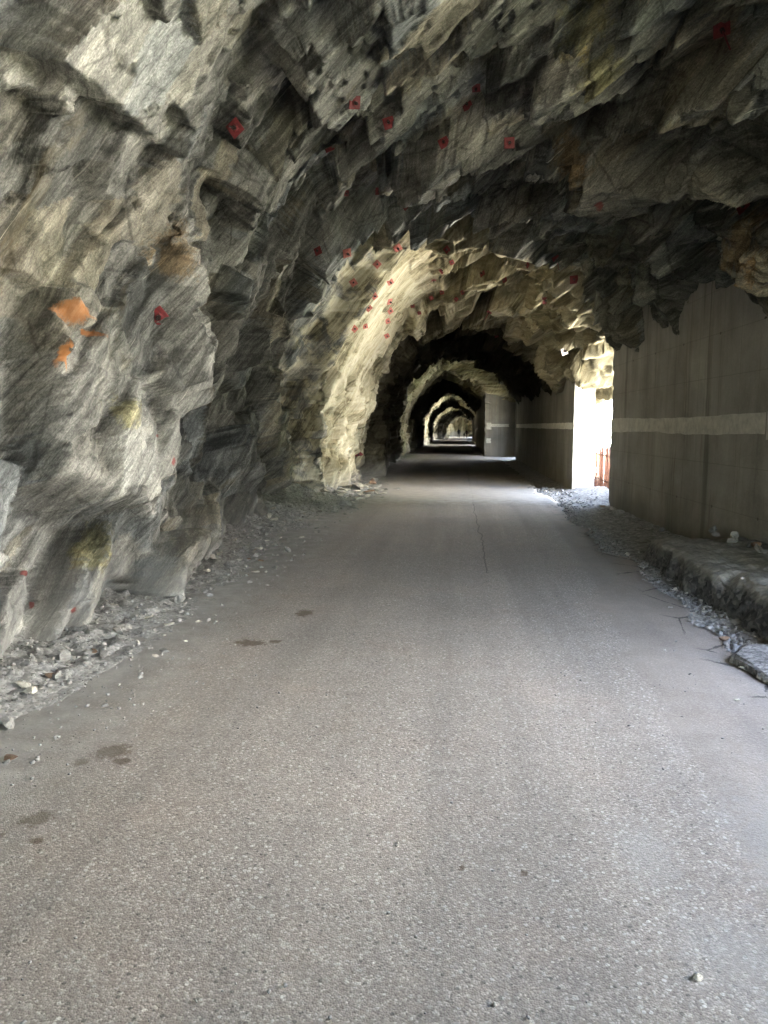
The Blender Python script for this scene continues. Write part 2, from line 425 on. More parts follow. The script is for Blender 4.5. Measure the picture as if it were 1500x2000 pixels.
    for c, r in (((0.80, 2.02), (0.22, 0.28)), ((0.66, 2.5), (0.15, 0.3)), ((1.2, 2.6), (0.3, 0.5))):
        d = k.blob(pos, (c[0], c[1], 0), (r[0], r[1], 4), wob)
        col = k.mix(k.math('MULTIPLY', k.ramp(d, [(0.3, 1.0), (1.3, 0.0)]), 0.4), col, (0.31, 0.30, 0.285))
    # dusty left margin
    dm = k.ramp(k.math('ADD', k.math('MULTIPLY', sp.outputs[0], -0.4), k.math('MULTIPLY', md, 0.25)), [(0.70, 0.0), (0.95, 1.0)])
    col = k.mix(k.math('MULTIPLY', dm, 0.85), col, k.ramp(md, [(0.35, (0.20, 0.198, 0.19)), (0.65, (0.33, 0.325, 0.31))]))
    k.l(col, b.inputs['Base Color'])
    b.inputs['Roughness'].default_value = 0.78
    b.inputs['Specular IOR Level'].default_value = 0.35
    hh = k.math('MULTIPLY', k.vorn(pos, 150, 'F1', 'Distance'), -1.0)
    n1 = k.bump(hh, 0.35, 0.004)
    n2 = k.bump(k.math('MULTIPLY', d2, -1.0), 0.22, 0.005, n1)
    n3 = k.bump(md, 0.25, 0.015, n2)
    k.l(n3, b.inputs['Normal'])
    return m

def gravel_material(name, cols, sc=30):
    m, nt, b = new_mat(name)
    k = NT(nt)
    pos = k.n("ShaderNodeNewGeometry").outputs['Position']
    c = k.vorn(pos, sc, 'F1', 'Color')
    s = k.n("ShaderNodeSeparateColor"); k.l(c, s.inputs[0])
    n = k.noise(pos, 9, 5, 0.7)
    v = k.math('ADD', k.math('MULTIPLY', s.outputs[0], 0.35), k.math('MULTIPLY', n, 0.65))
    col = k.ramp(v, [(0.30, cols[0]), (0.5, cols[1]), (0.7, cols[2])])
    k.l(col, b.inputs['Base Color'])
    b.inputs['Roughness'].default_value = 0.9
    n1 = k.bump(k.math('MULTIPLY', k.vorn(pos, sc), -1.0), 0.45, 0.012)
    n2 = k.bump(k.noise(pos, 60, 6, 0.7), 0.6, 0.01, n1)
    k.l(n2, b.inputs['Normal'])
    return m

def stone_material(name, lo_, mid, hi):
    m, nt, b = new_mat(name)
    k = NT(nt)
    tc = k.n("ShaderNodeTexCoord").outputs['Object']
    oi = k.n("ShaderNodeObjectInfo").outputs['Random']
    st = k.noise(k.mapping(tc, (3, 3, 16)), 1.0, 7, 0.7, 0.3)
    gr = k.noise(tc, 18, 6, 0.7)
    v = k.math('ADD', k.math('MULTIPLY', st, 0.5), k.math('ADD', k.math('MULTIPLY', gr, 0.4), k.math('MULTIPLY', oi, 0.12)))
    k.l(k.ramp(v, [(0.38, lo_), (0.52, mid), (0.66, hi)]), b.inputs['Base Color'])
    b.inputs['Roughness'].default_value = 0.85
    k.l(k.bump(st, 0.7, 0.01), b.inputs['Normal'])
    return m

def plain(name, col, rough=0.7, metal=0.0, var=0.25, sc=25):
    m, nt, b = new_mat(name)
    k = NT(nt)
    pos = k.n("ShaderNodeNewGeometry").outputs['Position']
    v = k.noise(pos, sc, 6, 0.7)
    a = tuple(c * (1 - var) for c in col); z = tuple(min(1, c * (1 + var)) for c in col)
    k.l(k.ramp(v, [(0.35, a), (0.65, z)]), b.inputs['Base Color'])
    b.inputs['Roughness'].default_value = rough
    b.inputs['Metallic'].default_value = metal
    k.l(k.bump(v, 0.3, 0.003), b.inputs['Normal'])
    return m

# ------------------------------------------------------------------ the rock vault
# columns: y, L (left wall x), R (right wall face x), T (roof), zr (where the rock meets the concrete on the right)
ST = [(-16, -3.1, 3.2, 4.9, 2.8), (1.3, -3.1, 3.2, 4.9, 2.8), (1.5, -3.1, 3.2, 4.9, 3.6), (4.4, -2.95, 3.2, 4.95, 3.6),
      (4.7, -2.92, 3.19, 4.9, 2.6), (5.7, -2.78, 3.18, 4.9, 2.6), (6.5, -2.58, 3.17, 4.9, 2.6), (7.0, -2.75, 3.17, 4.85, 2.62), (7.9, -3.05, 3.17, 4.8, 2.52),
      (9.2, -3.05, 3.10, 4.65, 2.95), (9.45, -3.08, 3.09, 4.72, 3.05), (9.8, -3.1, 3.08, 5.15, 3.1), (11.0, -3.2, 3.03, 5.1, 2.95), (12.2, -3.3, 2.98, 4.85, 2.85),
      (12.7, -3.4, 2.96, 5.0, 2.8), (13.4, -3.45, 2.93, 5.1, 2.72), (14.3, -3.42, 2.90, 5.25, 2.62), (14.95, -3.40, 2.88, 5.45, 3.3), (15.12, -2.72, 2.86, 5.45, 3.45),
      (16.4, -2.68, 2.80, 5.4, 3.35), (17.2, -2.68, 2.68, 5.35, 3.1), (17.6, -2.68, 2.66, 5.3, 2.45), (19.0, -2.7, 2.66, 5.2, 2.35), (20.4, -2.72, 2.66, 5.0, 2.3),
      (21.2, -2.5, 2.66, 4.62, 2.3), (22.0, -2.6, 2.66, 4.6, 2.3), (26, -2.75, 2.66, 4.65, 2.3), (34.5, -2.78, 2.66, 4.7, 2.5), (35.0, -2.8, 2.66, 4.95, 3.0),
      (37.2, -2.9, 2.8, 4.95, 3.0), (37.5, -2.9, 2.88, 4.95, 2.6), (38.65, -2.9, 2.88, 4.9, 2.7), (38.95, -2.9, 1.4, 4.8, 2.9), (45, -2.95, 1.42, 4.6, 2.7), (65.5, -3.05, 1.5, 4.5, 2.6), (66, -3.05, 1.5, 4.6, 3.2),
      (70, -3.0, 1.6, 4.6, 3.2), (70.4, -3.0, 1.62, 4.45, 2.6), (97.5, -3.3, 1.8, 4.3, 2.5), (98, -3.3, 1.8, 4.6, 3.2), (101.5, -3.3, 1.9, 4.6, 3.2),
      (102, -3.2, 1.9, 4.2, 2.6), (114, -2.6, 2.3, 3.8, 2.4), (117.5, -1.35, 2.4, 3.3, 2.2), (118.5, -1.6, 3.0, 3.7, 3.2), (121, -2.6, 3.1, 4.2, 3.2), (121.5, -2.6, 3.1, 4.3, 2.2), (136.5, -2.9, 3.3, 4.6, 2.2), (137, -2.9, 3.3, 4.6, 3.6), (152, -3.2, 3.4, 4.6, 3.6), (153, -3.2, 3.4, 4.6, 1.0), (160, -2.0, 2.5, 4.6, -0.9)]
STA = np.array(ST, float)
def sty(y, c): return np.interp(y, STA[:, 0], STA[:, c])

def profile(y):
    L, R, T, zr = (sty(y, c) for c in (1, 2, 3, 4))
    g = zg(y)
    bay = sstep(14.3, 15.0, y) * (1 - sstep(19.6, 21.2, y))          # big smooth cleavage face over the left of the first bay
    cx = (L + R) / 2
    def P(x, z): return np.stack([x + 0 * y, z + 0 * y], -1)
    def blend(a, b): return a + (b - a) * bay[..., None]
    H = T
    pts = [P(L - 0.25, g - 0.7), P(L, g), P(L - 0.08, g + 1.2), blend(P(L - 0.02, g + 2.3), P(L + 0.05, 2.4)),
           blend(P(L + 0.42, g + H * 0.72), P(L + 0.62, 3.55)), blend(P(L + 1.35, g + H * 0.92), P(L + 1.55, 4.85)),
           P(cx, g + H), P(R - 1.35, g + H * 0.93), P(R - 0.5, g + np.maximum(H * 0.77, zr + 0.5)),
           P(R - 0.14, g + zr + 0.38), P(R + 0.12, g + zr), P(R * 0 + 3.7, g + zr - 0.02), P(R * 0 + 3.85, g + zr + 0.05), P(R * 0 + 4.2, g + 6), P(R * 0 + 4.4, g + 10)]
    return np.stack(pts, 1)                                           # (ny, 15, 2)

def build_vault(mat):
    ys = [-16.0]
    while ys[-1] < 160:
        y = ys[-1]
        if y < 1.5: s = 0.10
        else: s = max(0.021, 0.0031 * y)
        ys.append(y + s)
    ys = np.array(ys)
    pr = profile(ys)
    nseg = [10, 46, 48, 50, 50, 56, 58, 50, 44, 24, 14, 18, 5, 8]     # per control segment
    cols = []
    for i, n in enumerate(nseg):
        t = np.arange(n) / n
        p0 = pr[:, max(i - 1, 0)]; p1 = pr[:, i]; p2 = pr[:, i + 1]; p3 = pr[:, min(i + 2, 14)]
        for u in t:
            cr = 0.5 * (2 * p1 + (p2 - p0) * u + (2 * p0 - 5 * p1 + 4 * p2 - p3) * u * u + (3 * p1 - p0 - 3 * p2 + p3) * u ** 3)
            li = p1 + (p2 - p1) * u
            cols.append(cr * 0.7 + li * 0.3 if i < 9 else li)
    cols.append(pr[:, 14])
    G = np.stack(cols, 1)                                             # (ny, nc, 2)
    ny, nc = G.shape[:2]
    P = np.zeros((ny, nc, 3), np.float32)
    P[..., 0] = G[..., 0]; P[..., 2] = G[..., 1]; P[..., 1] = ys[:, None]
    # inward normals, smoothed
    du = np.gradient(P, axis=1); dv = np.gradient(P, axis=0)
    N = np.cross(du, dv)
    N /= np.linalg.norm(N, axis=-1, keepdims=True) + 1e-9
    ci = sum(nseg[:6])
    if N[5, ci, 2] > 0: N = -N
    kk = 9
    for _ in range(2):
        Np = np.pad(N, ((0, 0), (kk, kk), (0, 0)), 'edge'); cs = np.cumsum(Np, axis=1); N = (cs[:, 2 * kk:] - cs[:, :-2 * kk]) if (cs[:, 2 * kk:].shape[1] == nc) else N
    N /= np.linalg.norm(N, axis=-1, keepdims=True) + 1e-9
    P2 = P.reshape(-1, 3); N2 = N.reshape(-1, 3)
    tt = np.tile(np.arange(nc), ny)
    amp = np.ones(len(P2), np.float32)
    yv = P2[:, 1]
    b9 = sum(nseg[:9]); b11 = sum(nseg[:11])
    amp *= 1 - 0.55 * sstep(b9 - 20, b9 + 14, tt)                    # calmer over the concrete
    baym = (sstep(14.2, 14.9, yv) * (1 - sstep(20.0, 21.0, yv))) * sstep(sum(nseg[:3]) - 10, sum(nseg[:3]) + 15, tt) * (1 - sstep(sum(nseg[:5]) + 20, sum(nseg[:6]) - 5, tt))
    far = 1 - 0.45 * sstep(24, 40, yv)
    # broken blocks: each cell of a sheared lattice is one planar facet, stepped against its neighbours
    W = np.stack([vnoise(P2 * 0.8, 3), vnoise(P2 * 0.8, 13), vnoise(P2 * 0.8, 23)], 1) * 0.04
    Wf = np.stack([vnoise(P2 * 7.0, 5), vnoise(P2 * 7.0, 6), vnoise(P2 * 7.0, 7)], 1) * 0.012
    Pw = P2 + W + Wf
    disp = np.zeros(len(P2), np.float32)
    tint = np.zeros((len(P2), 3), np.float32)
    Nf = (N2 @ FR.T)
    sgn = np.sign(Nf[:, 0:1] + 1e-6)
    # blocks have slid out along the foliation: push partly along it, so that steps undercut like real slabs
    Df = N2 - (N2 @ FN)[:, None] * FN[None]
    Df /= np.linalg.norm(Df, axis=1, keepdims=True) + 1e-6
    D = 0.62 * N2 + 0.38 * Df
    D /= np.linalg.norm(D, axis=1, keepdims=True) + 1e-6
    base_f = (P2 + W) @ FR.T
    for oi, (sc, a_off, a_t, seed, edge, ck) in enumerate((((1.0, 2.3, 1.6), 0.15, 0.62, 11, 0.030, 0.07), ((0.36, 1.0, 0.62), 0.065, 0.50, 37, 0.045, 0.040), ((0.13, 0.42, 0.25), 0.018, 0.40, 71, 0.08, 0.012))):
        sc = np.array(sc, np.float32)
        Q = base_f / sc
        if oi: Q = ((P2 + W + Wf + D * disp[:, None]) @ FR.T) / sc
        c1, k1, d1, c2, k2, d2 = vor(Q, seed)
        hs = []
        for c, kx in ((c1, k1), (c2, k2)):
            h0 = hsh(kx[:, 0], kx[:, 1], kx[:, 2], seed + 5)
            jj = np.stack([hsh(kx[:, 0], kx[:, 1], kx[:, 2], seed + 6 + i) for i in range(3)], 1) * 2 - 1
            dl = (Q - c) * sc
            lean = np.where(jj[:, 0:1] > -0.45, np.array([[1.0, 0.1, 0.1]], np.float32) * sgn, np.array([[0.1, 0.7, 0.7]], np.float32))
            nv = lean * a_t + jj[:, [1, 2, 0]] * 0.22
            hh = -(nv * dl).sum(1)
            hs.append((h0 * 2 - 1) * a_off + np.clip(hh, -a_off * 3.2, a_off * 3.2))
        wgt = 0.5 + 0.5 * np.clip((d2 - d1) / edge, 0, 1)
        h = hs[0] * wgt + hs[1] * (1 - wgt)
        crev = np.clip(1 - (d2 - d1) / (edge * 1.1), 0, 1) * ck * (hsh(k1[:, 0] + k2[:, 0], k1[:, 1] + k2[:, 1], k1[:, 2] + k2[:, 2], seed + 20) > 0.5)
        kb = (1 - 0.93 * np.maximum(baym, 0.85 * sstep(14.6, 15.0, yv) * (1 - sstep(19.5, 20.5, yv)) * (P2[:, 0] < -1.5))) if oi == 0 else (1 - 0.70 * baym)
        disp += (h - crev) * amp * far * kb
        if oi == 1:
            jit = np.stack([hsh(k1[:, 0], k1[:, 1], k1[:, 2], seed + 30 + i) for i in range(3)], 1)
        if oi == 0:
            jitA = np.stack([hsh(k1[:, 0], k1[:, 1], k1[:, 2], seed + 30 + i) for i in range(3)], 1)
    tint = jit.astype(np.float32)
    tint[:, 1] = tint[:, 1] * 0.5 + jitA[:, 1] * 0.5
    disp += fbm(P2 * 0.45, 77, 2) * 0.09 * amp * (1 - 0.8 * baym)
    # foliation measured on the broken surface, so that the leaves crop out along it
    foot = sstep(-0.8, 0.4, P2[:, 2] - zg(yv))
    disp = np.clip(disp * (0.45 + 0.55 * foot), -0.55, 0.5) - 0.04
    V0 = P2 + D * disp[:, None]
    g3 = V0.reshape(ny, nc, 3)
    Nt = np.cross(np.gradient(g3, axis=1), np.gradient(g3, axis=0)).reshape(-1, 3)
    Nt /= np.linalg.norm(Nt, axis=1, keepdims=True) + 1e-9
    Nt *= np.sign((Nt * N2).sum(1, keepdims=True) + 1e-6)
    fine = np.zeros(len(P2), np.float32)
    fol = (V0 @ FR.T).astype(np.float32)
    a = (jitA[:, 0] - 0.5) * 0.9 + (jit[:, 2] - 0.5) * 0.35              # blocks lie at slightly different angles
    f0 = fol[:, 0] * np.cos(a) + fol[:, 1] * np.sin(a) * 0.8
    f1 = -fol[:, 0] * np.sin(a) + fol[:, 1] * np.cos(a)
    fol[:, 0] = f0 + (jit[:, 0] - 0.5) * 1.1 + 0.008 * vnoise(V0 * 1.7, 95)
    fol[:, 1] = f1
    # thin slabs ending in small steps
    lay = fol[:, 0] * 12
    ln = np.floor(lay).astype(np.int64); fr = lay - ln
    blk = np.floor(jit[:, 0] * 997).astype(np.int64)
    brk = np.floor(fol[:, 1] * 2.2 + hsh(ln, blk, blk * 0, 5) * 7).astype(np.int64)
    st1 = hsh(ln, blk, brk, 98); st0 = hsh(ln - 1, blk, brk, 98)
    stp = st1 * sstep(0, 0.16, fr) + st0 * (1 - sstep(0, 0.16, fr))
    fine += (stp - 0.5) * 0.032 * (0.35 + 0.65 * (jit[:, 1] > 0.35)) * (1 - 0.5 * baym)
    fine += vnoise(np.stack([fol[:, 0] * 40, fol[:, 1] * 2.5, fol[:, 2] * 2.5], 1), 91) * 0.0045
    fine += fbm(V0 * 9, 61, 3, 0.6) * 0.004
    V = V0 + Nt * fine[:, None]
    V = V.reshape(ny, nc, 3)
    # close the far end with a rock face
    cx = V[-1].mean(0)
    cap = []
    for q, t in enumerate(np.linspace(0.04, 1.0, 26)):
        row = V[-1] * (1 - t) + np.array([0.3, V[-1, :, 1].mean() + 0.0, -4.0]) * t
        row[:, 1] = 160.2 + 0.5 * fbm(row * 0.5, 5, 4) + 0.6
        cap.append(row)
    V = np.concatenate([V, np.stack(cap)], 0)
    na = ny + len(cap)
    fol = np.concatenate([fol.reshape(ny, nc, 3)] + [(np.stack([c @ FR.T], 0)) for c in cap], 0).reshape(-1, 3)
    tint = np.concatenate([tint.reshape(ny, nc, 3)] + [tint.reshape(ny, nc, 3)[-1:]] * len(cap), 0).reshape(-1, 3)
    o = grid_obj("rock_tunnel", V.reshape(-1, 3), na, nc, mat, False, {'tint': tint})
    tag(o, kind='structure')
    return o

vault = build_vault(None)
bpy.context.view_layer.update()

# ------------------------------------------------------------------ rays from the viewpoint onto the standing rock, to find where marks and bolts sit
def pixel_ray(px, py):
    x = (px - 750) / F_PX; u = (1000 - py) / F_PX
    fy = math.cos(PITCH) + u * math.sin(PITCH); fz = -math.sin(PITCH) + u * math.cos(PITCH)
    return Vector((x * math.cos(YAW) - fy * math.sin(YAW), x * math.sin(YAW) + fy * math.cos(YAW), fz)).normalized()
ORG = Vector((0, 0, 1.5))
def on_rock(px, py):
    ok, p, n, i = vault.ray_cast(ORG, pixel_ray(px, py))
    if not ok: return None, None
    if n.dot(pixel_ray(px, py)) > 0: n = -n
    return p, n
def on_ground(px, py, z=0.0):
    d = pixel_ray(px, py); t = (z - 1.5) / d.z
    return ORG + d * t

def mark(px, py, r, col, lst, rr=None):
    p, n = on_rock(px, py)
    if p is not None: lst.append((tuple(p), rr or (r, r, r), col))
OR = (0.50, 0.21, 0.07); RD = (0.24, 0.05, 0.045)
mark(146, 606, 0.10, OR, ORANGE_AT, (0.20, 0.09, 0.12)); mark(158, 645, 0.08, OR, ORANGE_AT, (0.25, 0.07, 0.12))
mark(128, 690, 0.03, OR, ORANGE_AT, (0.12, 0.02, 0.14))
mark(48, 1120, 0.05, RD, ORANGE_AT, (0.04, 0.04, 0.09)); mark(62, 1180, 0.04, RD, ORANGE_AT, (0.03, 0.03, 0.05)); mark(142, 1190, 0.03, RD, ORANGE_AT)
mark(338, 900, 0.03, RD, ORANGE_AT, (0.03, 0.03, 0.05)); mark(306, 850, 0.03, RD, ORANGE_AT, (0.02, 0.02, 0.07)); mark(1170, 400, .05, RD, ORANGE_AT, (0.06, 0.1, 0.08))
OC = (0.33, 0.29, 0.12); BR = (0.30, 0.19, 0.08); YL = (0.42, 0.38, 0.20)
mark(1140, 40, 0.4, YL, OCHRE_AT, (0.26, 0.42, 0.3)); mark(1170, 150, 0.3, YL, OCHRE_AT, (0.18, 0.5, 0.3)); mark(345, 500, 0.3, BR, OCHRE_AT, (0.28, 0.4, 0.3))
mark(250, 800, 0.2, YL, OCHRE_AT, (0.16, 0.28, 0.14)); mark(180, 1060, 0.3, OC, OCHRE_AT, (0.25, 0.3, 0.22)); mark(1110, 320, .3, BR, OCHRE_AT, (0.22, 0.4, 0.4)); mark(1450, 480, .4, BR, OCHRE_AT, (0.4, 0.6, 0.5))
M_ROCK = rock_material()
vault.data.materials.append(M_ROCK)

# ------------------------------------------------------------------ ground, road, banks
M_GRAV = gravel_material("tunnel_gravel", ((0.11, 0.108, 0.10), (0.20, 0.197, 0.185), (0.33, 0.325, 0.30)))
M_BANK = gravel_material("rock_dust", ((0.16, 0.16, 0.155), (0.255, 0.255, 0.25), (0.37, 0.365, 0.35)), 45)
M_ASPH = asphalt_material()
M_CONC = concrete_material()
M_PIER = concrete_material("pale_pier_concrete", (0.22, 0.21, 0.185), 0.7)

def edge_x(y):
    y = np.asarray(y, float)
    base = np.interp(y, [-16, 2, 4.2, 6.6, 9, 14, 20, 34, 38.9, 45, 118, 160], [1.8, 1.78, 1.76, 1.84, 1.86, 1.88, 1.9, 1.9, 1.2, 1.0, 1.3, 1.6])
    P = np.stack([y * 1.1, y * 0, y * 0], 1)
    near = 1 - sstep(30, 40, y)
    return base + (fbm(P, 5, 4, 0.55) * 0.10 + np.sign(vnoise(P * 3.1, 9)) * 0.025) * near

ys = np.concatenate([np.arange(-16, 1, 0.25), np.arange(1, 16, 0.03), np.arange(16, 40, 0.12), np.arange(40, 160.5, 0.8)])
NX = 44
xe = edge_x(ys)
V = np.zeros((len(ys), NX + 2, 3))
for j in range(NX):
    t = j / (NX - 1)
    V[:, j, 0] = -2.9 + (xe + 2.9) * t ** 0.8
V[:, NX, 0] = xe + 0.012; V[:, NX + 1, 0] = xe - 0.06
V[..., 1] = ys[:, None]
Pf = V.reshape(-1, 3)
V[..., 2] = (fbm(Pf * 0.8, 41, 3) * 0.010 + vnoise(Pf * 9, 43) * 0.0018).reshape(len(ys), NX + 2) + zg(ys)[:, None] + 0.004
V[:, NX, 2] -= 0.045; V[:, NX + 1, 2] -= 0.09
road = grid_obj("road", V.reshape(-1, 3), len(ys), NX + 2, M_ASPH)
tag(road, kind='structure')

# gravelly ground under and beside it
xs = np.concatenate([np.linspace(-3.9, -1.4, 12), np.linspace(1.4, 3.7, 70), np.linspace(3.8, 5.0, 12)])
ys = np.concatenate([np.arange(-16, 3, 0.3), np.arange(3, 20, 0.035), np.arange(20, 45, 0.15), np.arange(45, 161, 0.8)])
X, Y = np.meshgrid(xs, ys)
Pf = np.stack([X.ravel(), Y.ravel(), 0 * X.ravel()], 1)
Z = -0.035 + fbm(Pf * 3, 51, 5, 0.6) * 0.016 + zg(Pf[:, 1])
Z += 0.10 * sstep(14.6, 15.2, Pf[:, 1]) * (1 - sstep(17.6, 18.4, Pf[:, 1])) * sstep(2.2, 3.3, Pf[:, 0])
Z += 0.04 * sstep(2.2, 3.2, Pf[:, 0])
ground = grid_obj("ground", np.stack([Pf[:, 0], Pf[:, 1], Z], 1), len(ys), len(xs), M_GRAV)
tag(ground, kind='structure')

# bank of fallen debris along the left wall
def bank_z(x, y):
    x = np.asarray(x, float); y = np.asarray(y, float)
    P = np.stack([x, y, 0 * x], 1)
    foot = np.interp(y, [0, 3.4, 5.6, 8, 10, 13, 14.8, 16.5, 18, 19.5, 22], [-2.45, -2.3, -2.05, -2.25, -2.3, -2.2, -2.0, -1.95, -2.2, -2.4, -2.5]) + fbm(P * 1.3, 31, 3) * 0.14
    hgt = np.interp(y, [0, 4, 6, 9, 12, 14.5, 16.5, 18.5, 22, 34, 60], [0.14, 0.12, 0.14, 0.14, 0.20, 0.26, 0.30, 0.2, 0.15, 0.15, 0.15])
    t = np.clip((foot - x) / 1.15, 0, 1.6)
    z = hgt * t ** 1.35 * (0.9 + 0.5 * fbm(P * 1.7, 33, 3))
    c1, k1, d1, c2, k2, d2 = vor((P * 13).astype(np.float32), 35)
    z = z + (hsh(k1[:, 0], k1[:, 1], k1[:, 2], 39) - 0.4) * 0.040 * np.clip((d2 - d1) * 5, 0, 1) * np.clip(t * 4, 0, 1)
    z = z + fbm(P * 9, 37, 4, 0.6) * 0.014 * np.clip(t * 6, 0, 1)
    return z - 0.03 * (1 - np.clip((foot + 0.12 - x) * 7, 0, 1)) + 0.003 + zg(y)
xs = np.arange(-4.2, -1.35, 0.025)
ys = np.concatenate([np.arange(0, 2.5, 0.1), np.arange(2.5, 21, 0.028), np.arange(21, 45, 0.15), np.arange(45, 116, 0.8)])
X, Y = np.meshgrid(xs, ys)
Z = bank_z(X.ravel(), Y.ravel())
bank = grid_obj("debris_bank", np.stack([X.ravel(), Y.ravel(), Z], 1), len(ys), len(xs), M_BANK)
tag(bank, kind='structure')

# low broken kerb of old tar concrete along the right wall
ys = np.arange(0.5, 9.6, 0.03)
sec = [(2.12, -0.06), (2.13, 0.02), (2.15, 0.10), (2.17, 0.17), (2.20, 0.225), (2.26, 0.255), (2.36, 0.265), (2.5, 0.268), (2.7, 0.27), (2.9, 0.275), (3.1, 0.29), (3.4, 0.30)]
sec = np.array(sec)
ii = np.linspace(0, len(sec) - 1, 56)
sx = np.interp(ii, range(len(sec)), sec[:, 0]); sz = np.interp(ii, range(len(sec)), sec[:, 1])
tp = 1 - sstep(8.3, 9.5, ys)
Xk = sx[None, :] + np.interp(ys, [0, 5.6, 8.9], [0.22, 0.12, -0.08])[:, None] + (1 - tp)[:, None] * 0.25
Zk = sz[None, :] * (0.02 + 0.98 * tp)[:, None] - 0.04 * (1 - tp)[:, None]
Pf = np.stack([Xk.ravel(), np.repeat(ys, 56), Zk.ravel()], 1).astype(np.float32)
c1, k1, d1, c2, k2, d2 = vor(Pf * 16, 55)
lump = (hsh(k1[:, 0], k1[:, 1], k1[:, 2], 57) - 0.5) * 0.03 * np.clip((d2 - d1) * 4, 0, 1)
wv = fbm(Pf * 1.6, 58, 4, 0.6)
top = sstep(2.2, 2.4, np.tile(sx, len(ys)))
Pf[:, 0] += (lump * 1.2 + wv * 0.06) * (1 - top * 0.8)
Pf[:, 2] += (lump * 0.5 + wv * 0.02) * top + 0.02 * fbm(Pf * 7, 59, 3) * top
crack = np.exp(-((Pf[:, 1] - 6.35 - 0.12 * fbm(Pf * 4, 8, 2) - (Pf[:, 0] - 2.3) * 0.5) / 0.035) ** 2) * 0.06
Pf[:, 2] -= crack
M_KERB = gravel_material("tar_bound_rubble", ((0.035, 0.036, 0.038), (0.085, 0.087, 0.088), (0.18, 0.178, 0.17)), 28)
mk = NT(M_KERB.node_tree); pb = M_KERB.node_tree.nodes["Principled BSDF"]
src = pb.inputs['Base Color'].links[0].from_socket
g2 = mk.n("ShaderNodeNewGeometry"); s2 = mk.n("ShaderNodeSeparateXYZ"); mk.l(g2.outputs['Position'], s2.inputs[0])
tm = mk.ramp(mk.math('ADD', mk.math('MULTIPLY', s2.outputs[2], 2.2), mk.math('MULTIPLY', mk.noise(g2.outputs['Position'], 6, 6, 0.7), 0.35)), [(0.50, 0.0), (0.66, 1.0)])
mk.l(mk.mix(mk.math('MULTIPLY', tm, 0.9), src, mk.ramp(mk.noise(g2.outputs['Position'], 11, 7, 0.7), [(0.35, (0.17, 0.163, 0.14)), (0.65, (0.34, 0.33, 0.29))])), pb.inputs['Base Color'])
kerb = grid_obj("kerb", Pf, len(ys), 56, M_KERB, smooth=True)
tag(kerb, kind='structure')

# ------------------------------------------------------------------ gorge outside
def gorge():
    ys = np.arange(-90, 240, 2.2)
    xs = np.array([8.2, 8.6, 9.0, 9.6, 10.2, 11, 12.2, 13.5, 14.5, 16, 17.5, 19, 21, 24, 27, 30, 33, 36, 40, 44, 49, 55, 62, 70, 80])
    zs = np.array([-0.1, -0.8, -3, -8, -14, -19, -22, -23, -22, -20, -18, -15, -11, -7.5, -4, -0.5, 3, 6.5, 11, 15, 20, 26, 32, 38, 43.])
    xx = np.concatenate([np.linspace(xs[i], xs[i + 1], 4, endpoint=False) for i in range(len(xs) - 1)] + [[xs[-1]]])
    zz = np.interp(xx, xs, zs)
    Y, X = np.meshgrid(ys, xx, indexing='ij')
    Zb = np.broadcast_to(zz, X.shape)
    P = np.stack([X.ravel(), Y.ravel(), Zb.ravel()], 1)
    d = fbm(P * 0.12, 101, 5, 0.55) * 3.0 * np.clip((P[:, 0] - 9) / 8, 0, 1)
    P[:, 0] += -d
    m, nt, b = new_mat("gorge_rock")
    k = NT(nt)
    pos = k.n("ShaderNodeNewGeometry").outputs['Position']
    v = k.math('ADD', k.math('MULTIPLY', k.noise(pos, 0.35, 10, 0.7, 0.5), 0.7), k.math('MULTIPLY', k.noise(pos, 3, 5, 0.7), 0.3))
    palec = k.ramp(v, [(0.35, (0.56, 0.55, 0.51)), (0.5, (0.70, 0.69, 0.66)), (0.65, (0.80, 0.80, 0.78))])
    midc = k.ramp(v, [(0.35, (0.24, 0.24, 0.21)), (0.5, (0.38, 0.38, 0.36)), (0.65, (0.50, 0.50, 0.48))])
    dark_band = k.ramp(k.noise(pos, 1.4, 5, 0.75), [(0.4, (0.02, 0.035, 0.015)), (0.6, (0.07, 0.10, 0.04))])  # invented dark stretch of cliff, added to keep light off the near wall
    sg = k.n("ShaderNodeSeparateXYZ"); k.l(pos, sg.inputs[0])
    yw = k.math('ADD', sg.outputs[1], k.math('MULTIPLY', k.math('SUBTRACT', k.noise(pos, 0.12, 5, 0.6), 0.5), 6.0))
    f1 = k.math('MULTIPLY', k.math('MULTIPLY', k.math('GREATER_THAN', yw, 19.0), k.math('LESS_THAN', yw, 44.0)), k.math('GREATER_THAN', sg.outputs[2], -13.0))
    cc = k.mix(k.math('LESS_THAN', yw, -16.0), palec, midc)  # cliff toned down behind the viewer to dim light into the tunnel
    cc = k.mix(f1, cc, dark_band)
    k.l(cc, b.inputs['Base Color'])
    b.inputs['Roughness'].default_value = 0.9
    k.l(k.bump(v, 0.8, 0.4), b.inputs['Normal'])
    o = grid_obj("gorge_cliff", P, len(ys), len(xx), m)
    tag(o, kind='structure')
gorge()
ys = np.concatenate([np.arange(-60, -4, 1.5), np.arange(-4, 24, 0.12), np.arange(24, 170, 1.5)])
xs = np.concatenate([np.linspace(4.3, 9.2, 50)])
X, Y = np.meshgrid(xs, ys)
Pf = np.stack([X.ravel(), Y.ravel(), 0 * X.ravel()], 1)
Z = 0.02 + fbm(Pf * 0.8, 151, 5, 0.6) * 0.12 + zg(Pf[:, 1]) - 0.5 * sstep(8.0, 9.2, Pf[:, 0])
